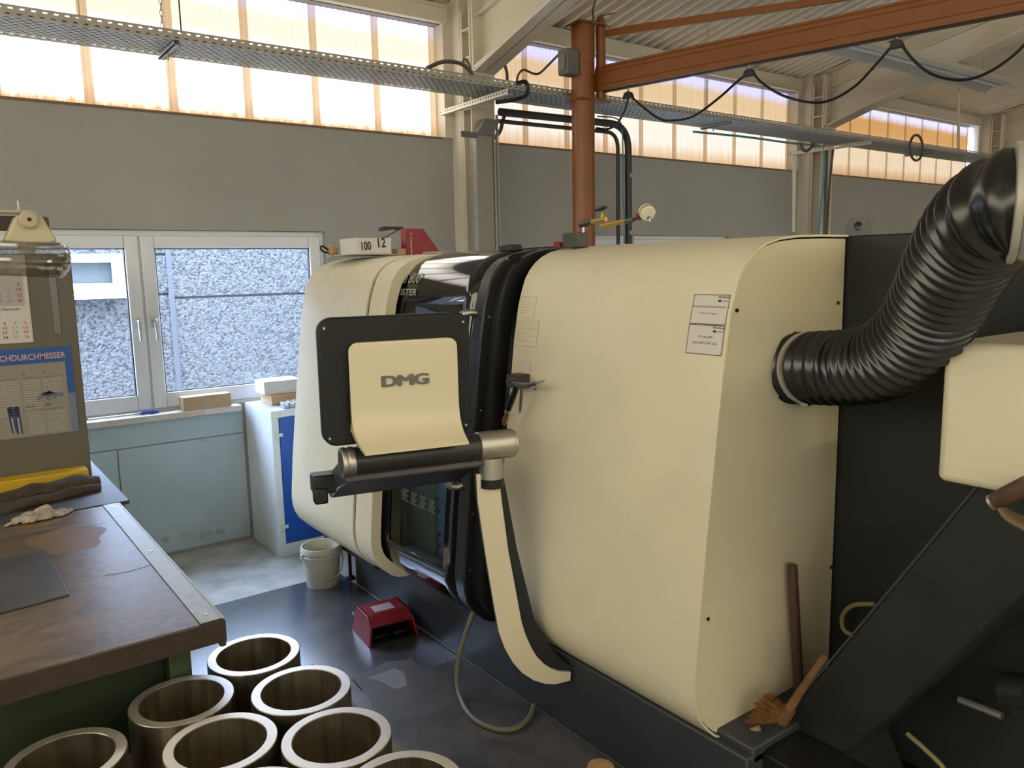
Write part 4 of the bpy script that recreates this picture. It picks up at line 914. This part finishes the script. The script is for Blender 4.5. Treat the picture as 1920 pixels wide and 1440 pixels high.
for k in range(13): 
    t = k/12; prl.append((.098+.022*math.sin(t*2.2)-.03*t*t+(.0025 if k % 2 else 0), .012-.10*t))
rgl = MB(); rgl.lathe([(a*1.05, b) for a, b in prl], 40, Matrix.Translation(rc_) @ Matrix.Rotation(math.radians(4), 4, 'Y'))
bmesh.ops.delete(rgl.bm, geom=[f for f in rgl.bm.faces if len(f.verts) > 4], context='FACES')
rgl.build('glass_reflector', gl, lm, sm=20)
MB().lathe([(0, .012), (.088, .012), (.088, .006), (0, .006)], 36, Matrix.Translation(rc_)).build('reflector_plate', mat('lamp_inner', (.3, .29, .26), .4), lm)
MB().lathe([(0, -.02), (.02, -.02), (.024, 0), (0, .004)], 16, Matrix.Translation(rc_)).build('bulb', mat('bulb_glass', (.6, .6, .58), .2), lm)
a1, a2 = lq(-60, 398, LY+.05), lq(50, 398, LY+.05)
MB().box((a1.x-1.0, LY+.03, a2.z-.004), (a2.x, LY+.07, a2.z+.006)).build('bracket_plate', mat('bracket_beige', (.36, .33, .27), .5), lm, bev=.001)
MB().box((a1.x-.9, LY+.11, a2.z-.05), (lq(98, 405).x, LY+.16, a2.z-.008)).box((lq(80, 405).x, LY+.105, lq(90, 440).z), (lq(100, 405).x, LY+.16, lq(90, 404).z)).build('bracket_arm', mat('bracket_brown', (.06, .045, .035), .5), lm, bev=.002)
bz = lq(36, 397, LY+.05); MB().tube([bz, bz+V((0, 0, .032))], .0035, 8).tube([bz, bz+V((0, 0, .008))], .008, 6).build('bolt', galv, lm)
MB().tube([(a1.x-.95, LY+.08, .853), (a1.x-.95, LY+.08, a2.z)], .02, 12).build('post', dark, lm)
# ---- blue cabinet and what stands on it
bc = tag(empty('blue_cabinet', (2.05, 5.34, 0)), 'grey steel cabinet with blue door below the window', 'cabinet')
MB().box((1.775, 5.10, 0), (2.36, 5.62, 1.0)).build('body', greyenam, bc, bev=.004)
MB().box((1.775, 5.088, .96), (2.36, 5.10, 1.0)).box((1.775, 5.088, 0), (2.36, 5.10, .09)).box((1.775, 5.088, .09), (1.822, 5.10, .96)).box((2.315, 5.088, .09), (2.36, 5.10, .96)).build('door_surround', greyenam, bc, bev=.002)
dd = MB().box((1.826, 5.082, .095), (2.312, 5.099, .955)).build('door', blue, bc, bev=.004)
for z in (.80, .17): MB().box((1.797, 5.076, z), (1.812, 5.088, z+.055)).box((1.812, 5.076, z+.03), (1.842, 5.0825, z+.055)).build('hinge', greyenam, bc, bev=.002)
MB().box((1.825, 5.0865, .972), (1.85, 5.0885, .99)).build('sticker', whitecard, bc)
MB().box((1.777, 5.09, 1.0), (2.36, 5.62, 1.004)).build('top_sheet', mat('blue_grey_top', (.33, .36, .44), .5), bc)
k1, T, h = cbox('carton', (1.87, 5.33, 1.0045), (2.14, 5.55, 1.075), mat('carton_tan', (.55, .37, .19), .85), 'open tan carton on the blue cabinet under a grey box', 'box')
k2, T, h = cbox('carton', (1.84, 5.36, 1.0755), (2.10, 5.56, 1.165), whitecard, 'grey white closed carton stacked on the tan carton', 'box', rz=-.03)
MB().box((-h.x-.002, -h.y-.002, .05), (h.x+.002, h.y+.002, h.z*2+.002), T).build('lid', whitecard, k2, bev=.002)
jaw = mat('jaw_steel', (.42, .43, .45), .35, .7, var=.1, vs=30)
def jawmesh():
    mb = MB(); mb.prism([(-.017, 0), (.017, 0), (.017, .034), (.010, .034), (.010, .026), (-.006, .026), (-.006, .040), (-.017, .040)], lambda p, t: (p[0], -.035+.07*t, p[1]))
    o = mb.build('chuck_jaw', jaw, bev=.001, sm=0); return o
j0 = jawmesh(); first = True; jl = []
for r_, (y0, x0, n_) in enumerate(((5.17, 1.90, 4), (5.17, 2.085, 6), (5.255, 1.96, 9), (5.345, 2.175, 4), (5.43, 2.19, 4))):
    for k in range(n_):
        jl.append((x0+k*(.040 if r_ in (0, 1, 2) else .038), y0, r_))
for i, (x, y, r_) in enumerate(jl):
    o = j0 if i == 0 else j0.copy()
    if i: COL.objects.link(o)
    o.location = (x, y, 1.0045); tag(o, ('stepped grey steel chuck jaw in the front row before the tan carton', 'stepped grey steel chuck jaw in the front row beyond the gap', 'stepped grey steel chuck jaw in the second row on the blue cabinet', 'stepped grey steel chuck jaw in the third row beside the cartons', 'stepped grey steel chuck jaw in the last row before the dark bag')[r_], 'chuck jaw', 'chuck jaws on the blue cabinet')
tag(MB().tube([(2.06, 5.60, 1.03), (2.10, 5.59, 1.10), (2.20, 5.59, 1.12), (2.32, 5.59, 1.11), (2.36, 5.60, 1.03)], [.03, .04, .045, .045, .03], 12, 4, flat=.5).build('tool_bag', mat('dark_bag', (.035, .035, .05), .7)), 'dark grey rounded bag at the window behind the chuck jaws', 'bag')
b3, T, h = cbox('parcel', (1.345, 5.555, .9985), (1.665, 5.645, 1.09), kraft, 'long brown cardboard parcel on the window sill', 'box', rz=.02)
MB().box((-.03, -h.y-.0015, 0), (.012, h.y+.0015, h.z*2+.0015), T).build('packing_tape', mat('tape', (.42, .34, .25), .3), b3)
sd_ = tag(empty('screwdriver', (1.0, 5.59, .975)), 'long screwdriver with blue handle lying on the window sill', 'screwdriver')
q1, q2, q3 = at(163, 766, Y=5.60), at(262, 769, Y=5.60), at(297, 772, Y=5.60)
zs = 1.0125
MB().tube([(q1.x, 5.60, zs+.0), (q2.x, 5.60, zs)], .004, 8).build('blade', silver, sd_)
MB().tube([(q2.x, 5.60, zs), (q2.x+.012, 5.60, zs), (q2.x+.04, 5.60, zs), (q2.x+.08, 5.60, zs), (q3.x, 5.60, zs)], [.009, .013, .010, .014, .009], 12, 4).build('handle', mat('blue_plastic', (.02, .06, .30), .35), sd_)
# ---- machined rings on a low trolley
tl = tag(empty('transport_trolley', (.5, 2.0, 0)), 'low trolley with grey wooden deck carrying the steel rings', 'trolley')
dkm = mat('grey_deck_wood', (.20, .165, .13), .7, var=.25, vs=12, stretch=(.3, 3, 1))
for k in range(7):
    x = .0+.15*k-.02; MB().box((x, 1.40, .465), (x+.138, 2.64 if x > .58 else 2.46, .49)).build('deck_plank', dkm, tl, bev=.003)
MB().box((0, 1.45, .40), (.98, 1.52, .465)).box((0, 2.36, .40), (.98, 2.43, .465)).build('bearer', dkm, tl, bev=.003)
for x in (.06, .90):
    for y in (1.48, 2.40): MB().box((x-.03, y-.03, .11), (x+.03, y+.03, .40)).build('leg', dark, tl, bev=.003); MB().lathe([(0, -.02), (.055, -.02), (.055, .02), (0, .02)], 20, Matrix.Translation((x, y, .067)) @ Matrix.Rotation(math.pi/2, 4, 'Y')).build('wheel', rubber, tl, bev=.004)
rm = MB()
rp_ = [(.1445, .004), (.1425, 0), (.112, 0), (.108, .003), (.108, .030), (.115, .034), (.115, .184), (.117, .186), (.1425, .186), (.1445, .184)]
fr_ = []
rm.lathe(rp_, 64, None, closed=True)
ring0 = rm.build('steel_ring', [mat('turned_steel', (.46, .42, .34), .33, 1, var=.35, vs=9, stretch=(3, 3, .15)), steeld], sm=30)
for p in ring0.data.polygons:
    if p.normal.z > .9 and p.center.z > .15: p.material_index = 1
rl = [((.756, 2.475), 'polished steel ring standing farthest out towards the red foot switch'), ((.495, 2.328), 'polished steel ring standing closest to the green bench panel'), ((.793, 2.165), 'polished steel ring in the middle of the trolley edge facing the lathe'),
      ((.520, 2.037), 'polished steel ring in the centre of the group'), ((.773, 1.870), 'polished steel ring second along the trolley edge facing the lathe'), ((.815, 1.575), 'polished steel ring at the trolley corner nearest the lathe arm foot'),
      ((.180, 2.215), 'polished steel ring standing apart under the bench front'), ((.505, 1.735), 'polished steel ring standing between the central ring and the open end of the trolley')]
for i, (p, lab) in enumerate(rl):
    o = ring0 if i == 0 else ring0.copy()
    if i: COL.objects.link(o)
    o.location = (p[0], p[1], .491); o.rotation_euler = (0, 0, .7*i); tag(o, lab, 'steel ring', 'machined steel rings on the trolley')
# ================================================================== overhead: crane, trays, cables, lamps
cr = tag(empty('jib_crane', (4.46, 5.0, 0)), 'orange pillar jib crane with hollow rail arm above the lathe', 'crane')
CS = .94; zc = lambda z: H+(z-H)*CS
PC = V((4.455*CS, 5.0*CS, 0)); PR = .093*CS
MB().tube([PC, PC+V((0, 0, zc(3.80)))], PR, 40).build('pillar', orange, cr)
MB().tube([PC+V((0, 0, zc(3.795))), PC+V((0, 0, zc(3.812)))], PR+.008, 40).build('cap_plate', orange, cr)
MB().box(PC-V((.25, .25, 0)), PC+V((.25, .25, .03))).build('foot_plate', orange, cr, bev=.003)
JA = V((4.605*CS, 4.95*CS, 0)); JD = V((.23, -.97, 0)).normalized(); JN = V((JD.y, -JD.x, 0)); JL = 4.6
MB().tube([JA+V((0, 0, zc(3.22))), JA+V((0, 0, zc(3.86)))], .036, 20).tube([JA+V((0, 0, zc(3.86))), JA+V((0, 0, zc(3.885)))], .024, 12).build('pivot_post', orange, cr, bev=.003)
def jb(a, n, z): return JA+JD*a+JN*n*CS+V((0, 0, zc(z)))
prj = [(-.020, 3.305), (-.052, 3.305), (-.052, 3.345), (-.045, 3.355), (-.045, 3.440), (-.040, 3.452), (-.040, 3.475), (-.030, 3.488), (-.030, 3.503), (.030, 3.503), (.030, 3.488), (.040, 3.475), (.040, 3.452), (.045, 3.440), (.045, 3.355), (.052, 3.345), (.052, 3.305), (.020, 3.305), (.020, 3.325), (-.020, 3.325)]
MB().prism(prj, lambda p, t: jb(-.03+JL*t, p[0], p[1])).build('jib_rail', orange, cr, sm=0)
MB().prism([(-.003, 3.318), (.003, 3.318), (.003, 3.335), (-.003, 3.335)], lambda p, t: jb(.05+JL*t, p[0]*5, p[1]-.02)).build('rail_slot', black, cr, sm=0)
MB().prism([(0, 3.722), (3.1, 3.49), (3.1, 3.52), (.25, 3.765), (0, 3.77)], lambda p, t: jb(p[0]-.02, -.012+.024*t, p[1])).build('tie_bar', orange, cr, bev=.002, sm=0)
for z, nm in ((3.222, 'lower_bracket'), (3.80, 'upper_bracket')):
    MB().prism([(PC.x-.11, PC.y-.10), (JA.x-.02, JA.y-.07), (JA.x+.07, JA.y-.03), (JA.x+.05, JA.y+.06), (PC.x+.03, PC.y+.11), (PC.x-.09, PC.y+.09)], lambda p, t: (p[0], p[1], zc(z)+.014*t)).build(nm, orange, cr, bev=.002, sm=0)
MB().box((PC.x-.205, PC.y-.06, zc(3.405)), (PC.x-.08, PC.y+.05, zc(3.60))).build('switch_box', mat('switch_grey', (.13, .13, .12), .5), cr, bev=.012)
MB().box((PC.x-.223, PC.y-.04, zc(3.43)), (PC.x-.203, PC.y+.03, zc(3.56))).build('switch_dial', mat('switch_front', (.17, .165, .14), .5), cr, bev=.01)
MB().tube([jb(0, 0, 3.885), jb(0, 0, 3.895), jb(.14, .0, 3.88)], .006, 6).build('retaining_pin', galv, cr)
# festoon
fa = (JA.x, JA.y); fd = (JD.x, JD.y); fj = lambda x, y: pl(x, y, fa, fd)
for i, (x, y, lab) in enumerate(((1178, 176, 'next to the orange pillar'), (1405, 134, 'halfway along the orange jib'), (1682, 80, 'above the unlit lamp'))):
    p = fj(x, y); e = tag(empty('cable_trolley', p), f'small black festoon cable trolley {lab}', 'cable trolley', 'festoon trolleys')
    MB().prism([(-.045, -.02), (.045, -.02), (.028, .02), (.0, .03), (-.028, .02)], lambda q, t: p+JD*q[0]+JN*(-.018+.036*t)+V((0, 0, q[1]-.012))).build('saddle', black, e, bev=.004)
    MB().tube([p+V((0, 0, 0)), V((p.x, p.y, zc(3.318)))], .007, 8).build('hanger', galv, e)
for pts, lab in (([(1178, 182), (1172, 205), (1158, 230), (1140, 242), (1118, 240)], 'black festoon cable sagging to the orange pillar'),
                 ([(1182, 180), (1205, 200), (1235, 222), (1262, 226), (1300, 218), (1345, 186), (1380, 155), (1398, 140)], 'black festoon cable loop next to the orange pillar'),
                 ([(1412, 138), (1432, 158), (1470, 180), (1520, 192), (1560, 187), (1605, 160), (1645, 118), (1674, 84)], 'black festoon cable loop halfway along the jib'),
                 ([(1690, 84), (1712, 112), (1745, 138), (1785, 149), (1820, 148), (1860, 132), (1900, 104), (1935, 70)], 'black festoon cable loop in front of the unlit lamp')):
    tag(MB().tube([fj(x, y) for x, y in pts], .0085, 8, 5).build('festoon_cable', black), lab, 'cable', 'festoon cables')
# ---- perforated cable tray
ty = tag(empty('cable_tray', (5, 5.0, 3.2)), 'long perforated galvanised cable tray hanging along the wall', 'cable tray')
TX0, TX1, TY0, TY1, TZ, TH = -1.6, 12.4, 4.815, 5.205, 3.195, .055
def perf(axis_len, rows, P, pitch, slot):
    """rows: list of (v0, v1, has_slots, phase); P(u, v) -> point"""
    mb = MB(); n = int(axis_len/pitch)
    for v0, v1, hs_, ph in rows:
        if not hs_:
            for k in range(0, n, 8): mb.faces([P(k*pitch, v0), P(min(n, k+8)*pitch, v0), P(min(n, k+8)*pitch, v1), P(k*pitch, v1)], [(0, 1, 2, 3)])
        else:
            for k in range(n):
                a = k*pitch+ph*pitch; b = a+(pitch-slot); mb.faces([P(a, v0), P(b, v0), P(b, v1), P(a, v1)], [(0, 1, 2, 3)])
    return mb
rows = []; v = 0; nrow = 13; pt = (TY1-TY0)/nrow
for k in range(nrow): rows += [(v, v+pt*.62, False, 0), (v+pt*.62, v+pt, True, .5*(k % 2))]; v += pt
perf(TX1-TX0, rows, lambda u, v: (TX0+u, TY0+v, TZ), .05, .026).build('tray_floor', galv, ty, sm=0)
rr_ = [(0, .010, False, 0), (.010, .016, True, 0), (.016, .036, False, 0), (.036, .043, True, .3), (.043, TH, False, 0)]
perf(TX1-TX0, rr_, lambda u, v: (TX0+u, TY0, TZ+v), .05, .020).build('side_rail', galvd, ty, sm=0)
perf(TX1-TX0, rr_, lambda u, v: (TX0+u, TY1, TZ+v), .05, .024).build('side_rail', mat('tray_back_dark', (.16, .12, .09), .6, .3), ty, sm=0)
MB().box((TX0, TY0, TZ+TH-.002), (TX1, TY0+.01, TZ+TH)).box((TX0, TY1-.01, TZ+TH-.002), (TX1, TY1, TZ+TH)).build('rail_lip', galvd, ty, sm=0)
for k in range(6):
    y = 4.845+.058*k; z0 = TZ+.0185
    tag(MB().tube([(TX0, y, z0)]+[(TX0+j*1.0, y+.008*math.sin(j*1.7+k), z0) for j in range(1, 14)], .0175, 6, 2).build('tray_cable', greyc), 'dark power cable lying along inside the cable tray', 'cable', 'cables in the tray')
def mrail(x, y0, y1, z, lab):
    e = tag(empty('mounting_rail', (x, (y0+y1)/2, z)), lab, 'rail', 'tray support rails')
    n_ = int((y1-y0)/.035)
    perf(y1-y0, [(0, .012, False, 0), (.012, .026, True, 0), (.026, .038, False, 0)], lambda u, v: (x-.02, y0+u, z-.038+v), .035, .014).build('slotted_web', mat('rail_cream', (.60, .56, .45), .5, .2), e, sm=0)
    MB().box((x-.02, y0, z-.002), (x+.02, y1, z)).box((x-.02, y0, z-.04), (x+.02, y1, z-.038)).build('flange', mat('rail_cream', (0, 0, 0)), e, sm=0)
    MB().tube([(x, y1, z-.02), (x, y1+.02, z-.02)], .012, 6).build('bolt', galv, e)
mrail(3.50, 4.70, 5.62, 3.165, 'pale slotted rail carrying the tray at the first column'); mrail(8.2, 4.66, 5.64, 3.165, 'pale slotted rail carrying the tray at the second column')
for x, y, ln, lab in ((1.29, 5.0, .36, 'over the large window'), (6.1, 5.0, .34, 'beyond the orange pillar'), (9.9, 5.02, .34, 'near the far lamp')):
    e = tag(empty('tray_clamp', (x, y, TZ)), f'steel bar clamp under the cable tray {lab}', 'clamp', 'tray clamps')
    MB().box((x-.018, y-ln/2, TZ-.028), (x+.018, y+ln/2, TZ-.022)).box((x-.018, y-ln/2, TZ-.028), (x-.014, y+ln/2, TZ-.004)).box((x+.014, y-ln/2, TZ-.028), (x+.018, y+ln/2, TZ-.004)).build('bar', galv, e)
    MB().tube([(x, y+.03, TZ-.06), (x, y+.03, TZ)], .006, 8).build('bolt', galv, e)
# chains and rods
def chain(x, y, z0, z1, lab):
    e = tag(empty('hanging_chain', (x, y, z0)), lab, 'chain', 'suspension chains'); lk = None; n_ = int((z1-z0)/.032)
    for k in range(n_):
        z = z0+.016+.032*k
        if lk is None:
            pts = [V((.008*math.cos(a), 0, .021*math.sin(a))) for a in [2*math.pi*j/10 for j in range(11)]]
            lk = MB().tube(pts, .0022, 5).build('link', galv, e); lk.matrix_parent_inverse = Matrix.Identity(4); o = lk
        else: o = lk.copy(); COL.objects.link(o)
        o.location = (0, 0, z-z0); o.rotation_euler = (0, 0, math.pi/2*(k % 2))
chain(1.222, 4.83, 3.25, 3.98+.0, 'thin chain holding the tray over the large window'); chain(5.765, 4.83, 3.25, 4.02, 'thin chain holding the tray beyond the orange pillar'); 
tag(MB().tube([(1.32, 4.83, 3.24), (1.32, 4.83, 4.10)], .004, 6).build('threaded_rod', dark), 'thin dark threaded rod above the tray by the chain', 'rod')
tag(MB().tube([(.835, 4.95, 3.23), (.835, 4.95, 4.08)], .003, 6).build('thin_wire', galv), 'thin wire hanging above the tray towards the lamp corner', 'wire')
def fillet(P, r, n=6):
    P = [V(p) for p in P]; o = [P[0]]
    for a, b, c in zip(P, P[1:], P[2:]):
        u, v = (a-b).normalized(), (c-b).normalized(); p, q = b+u*r, b+v*r
        for k in range(n+1):
            t = k/n; o.append(p*(1-t)**2+b*2*t*(1-t)+q*t*t)
    return o+[P[-1]]
# vertical slotted duct at the first column and the black pipes
vd = tag(empty('cable_duct', (3.64, 5.25, 0)), 'vertical grey cable duct with slotted edge on the first column', 'duct')
MB().box((3.565, 5.24, 0), (3.715, 5.33, 2.93)).build('duct_cover', mat('duct_grey', (.28, .265, .225), .5, .2), vd, bev=.003)
perf(2.95, [(0, .010, False, 0), (.010, .016, True, 0), (.016, .030, False, 0), (.030, .036, True, 0), (.036, .046, False, 0)], lambda u, v: (3.562, 5.235+v, u), .05, .022).build('slotted_edge', galvd, vd, sm=0)
MB().prism([(3.57, 2.93), (3.715, 2.93), (3.80, 3.06), (3.66, 3.06)], lambda p, t: (p[0], 5.235+.09*t, p[1])).build('angled_top', mat('duct_dark', (.16, .16, .155), .5, .2), vd, bev=.002)
MB().box((3.74, 5.25, 0), (3.752, 5.27, 3.1)).box((3.775, 5.25, 0), (3.787, 5.27, 3.1)).build('side_rail', galvd, vd)
MB().box((3.42, 5.22, 2.90), (3.57, 5.232, 2.945)).build('angle_bracket', mat('bracket_purple', (.13, .11, .12), .5), vd, bev=.002)
for k, pts, r_, lab in ((0, fillet([(3.84, 5.3, 3.135), (5.26, 5.3, 3.155), (5.278, 5.3, .2)], .22, 8), .031, 'thick black pipe bending down beside the crane pillar'),
                        (1, fillet([(3.84, 5.33, 3.07), (5.16, 5.33, 3.085), (5.17, 5.33, .2)], .14, 8), .017, 'thin black pipe running under the thick one')):
    tag(MB().tube(pts, r_, 16).build('black_pipe', mat('pipe_black', (.022, .020, .018), .4)), lab, 'pipe')
for z in (2.70, 2.19):
    tag(MB().tube([(5.272, 5.3, z), (5.272, 5.3, z+.035)], .034, 16).build('pipe_clip', galvd), f'bright metal clip around the thick black pipe, {"upper" if z > 2.5 else "lower"} one', 'clip')
tag(MB().box((5.30, 5.33, 2.0), (5.37, 5.40, 2.215)).build('socket_box', mat('socket_grey', (.34, .32, .27), .5), bev=.008), 'small grey box mounted beside the black pipe', 'box')
def cable(pts, r_, m, lab, sm_=5): return tag(MB().tube(pts, r_, 8, sm_).build('wall_cable', m), lab, 'cable')
Y5 = lambda x, y, Y=5.28: at(x, y, Y=Y)
cable([Y5(1120, 218), Y5(1155, 222), Y5(1166, 240), Y5(1168, 300), Y5(1169, 380), Y5(1171, 410), Y5(1170, 455)], .006, tealc, 'teal cable running down between the black pipes')
cable([Y5(800, 128, 5.0), Y5(830, 116, 5.0), Y5(860, 118, 5.0), Y5(878, 130, 5.0), Y5(886, 142, 5.0)], .014, greyc, 'brown cable arching out of the tray at the first column')
cable([Y5(866, 122, 5.1), Y5(870, 110, 5.1), Y5(878, 116, 5.1), Y5(882, 130, 5.1), Y5(882, 145, 5.1)], .007, greyc, 'thin dark cable loop above the tray at the first column')
cable([Y5(934, 116, 5.2), Y5(944, 118, 5.2), Y5(950, 135, 5.2), Y5(951, 152, 5.2)], .012, greyc, 'short brown cable dropping into the tray behind the rafter')
cable([Y5(969, 153, 5.0), Y5(972, 140, 5.0), Y5(982, 131, 5.0), Y5(1000, 138, 5.0), Y5(1012, 137, 5.0), Y5(1030, 120, 5.0), Y5(1052, 98, 4.75), Y5(1062, 94, 4.7), Y5(1066, 102, 4.7)], .009, greyc, 'brown cable swinging from the tray to the switch box')
cable([Y5(925, 262, 5.35), Y5(938, 245, 5.35), Y5(943, 225, 5.35), Y5(950, 208, 5.35)], .016, greyc, 'thick cable bend beside the vertical duct')
cable([Y5(970, 156, 4.8), Y5(985, 153, 4.8), Y5(990, 165, 4.8), Y5(985, 180, 4.8), Y5(960, 188, 4.8), Y5(930, 192, 4.9)], .014, black, 'black cable bundle tied under the tray at the first column')
p_ = Y5(1117, 45, 4.97); cable([V((4.285, 4.685, 3.15)), V((4.285, 4.685, 3.72)), V((4.28, 4.67, 3.85)), V((4.34, 4.52, 4.16))], .007, greyc, 'thin cable running up the crane pillar to the roof')
Y8 = lambda x, y: at(x, y, Y=5.25)
cable([Y8(1300, 247), Y8(1400, 257), Y8(1480, 268), Y8(1535, 274), Y8(1546, 285), Y8(1545, 330), Y8(1540, 380), Y8(1535, 440)], .011, tealc, 'teal cable hanging along the second column')
cable([Y8(1550, 282), Y8(1549, 330), Y8(1546, 440)], .018, greyc, 'brown cable hanging along the second column')
cable([Y8(1562, 280), Y8(1556, 340), Y8(1550, 440)], .014, greyc, 'dark cable hanging beside the brown one on the second column')
cable([Y8(1488, 289), Y8(1489, 330), Y8(1488, 435)], .020, steelbeam, 'beige conduit on the wall beside the second column')
lp_ = [at(1718+12*math.cos(a), 277+24*math.sin(a), Y=4.78) for a in [2*math.pi*k/14 for k in range(25)]]
cable(lp_, .014, greyc, 'coiled cable loop hung over the tray near the far lamp', 2)
cable([at(1502, 268, Y=5.0), at(1505, 280, Y=5.0), at(1513, 283, Y=5.0), at(1522, 275, Y=5.0), at(1524, 268, Y=5.0)], .016, greyc, 'small cable loop below the tray at the second column')
cable([at(1797, 285, Y=4.9), at(1797, 230, Y=4.9), at(1797, 175, Y=4.9), at(1800, 168, Y=4.9), at(1812, 160, Y=4.7)], .018, steelbeam, 'conduit dropping from the roof to the far end of the tray')
# ---- fluorescent lamps: the visible one is off, those over the rest of the hall burn
tubem_off = mat('lamp_tube_off', (.75, .76, .78), .3); refl = mat('lamp_reflector', (.52, .53, .54), .32, .35); chan = mat('lamp_channel', (.45, .43, .35), .5)
def lamp(x0, y, z, ln, lab, tm, grp, chains=True):
    e = tag(empty('fluorescent_lamp', (x0+ln/2, y, z)), lab, 'lamp', grp)
    MB().box((x0, y-.035, z+.02), (x0+ln, y+.035, z+.085)).build('channel', chan, e, bev=.003)
    pr = [(-.15, -.05), (-.145, -.055), (-.055, .022), (.055, .022), (.145, -.055), (.15, -.05), (.058, .028), (-.058, .028)]
    MB().prism(pr, lambda p, t: (x0+.12+(ln-.24)*t, y+p[0], z+p[1])).build('reflector', refl, e, sm=0)
    for k in range(2):
        a = x0+.14+(ln-.28)*.5*k; MB().tube([(a+.02, y, z-.012), (a+(ln-.28)*.5-.02, y, z-.012)], .014, 12).build('tube', tm, e)
        for q in (a+.01, a+(ln-.28)*.5-.01): MB().box((q-.01, y-.012, z-.028), (q+.01, y+.012, z+.02)).build('tube_holder', whitecard, e)
    if chains:
        for q in (x0+.25, x0+ln-.55): MB().tube([(q, y, z+.085), (q, y, roofz(y))], .004, 6).build('suspension', galv, e)
    return e
lamp(5.75, 3.93, 3.71, 3.75, 'unlit fluorescent lamp with grey reflector hanging behind the orange jib', tubem_off, 'fluorescent lamps')
tubem_on = emis('lamp_tube_lit', WARM, TUBE_STRENGTH)
for x, y in ((1.0, -1.7), (5.2, -1.7), (9.4, -1.7), (-3.2, -5.4), (1.0, -5.4), (5.2, -5.4), (9.4, -5.4)):
    lamp(x, y, 3.9, 3.6, f'lit fluorescent lamp in the hall row {"nearer" if y > -4 else "far"} side, {["gable", "second", "third", "last"][int((x+3.3)/4.2)]} bay', tubem_on, 'fluorescent lamps')
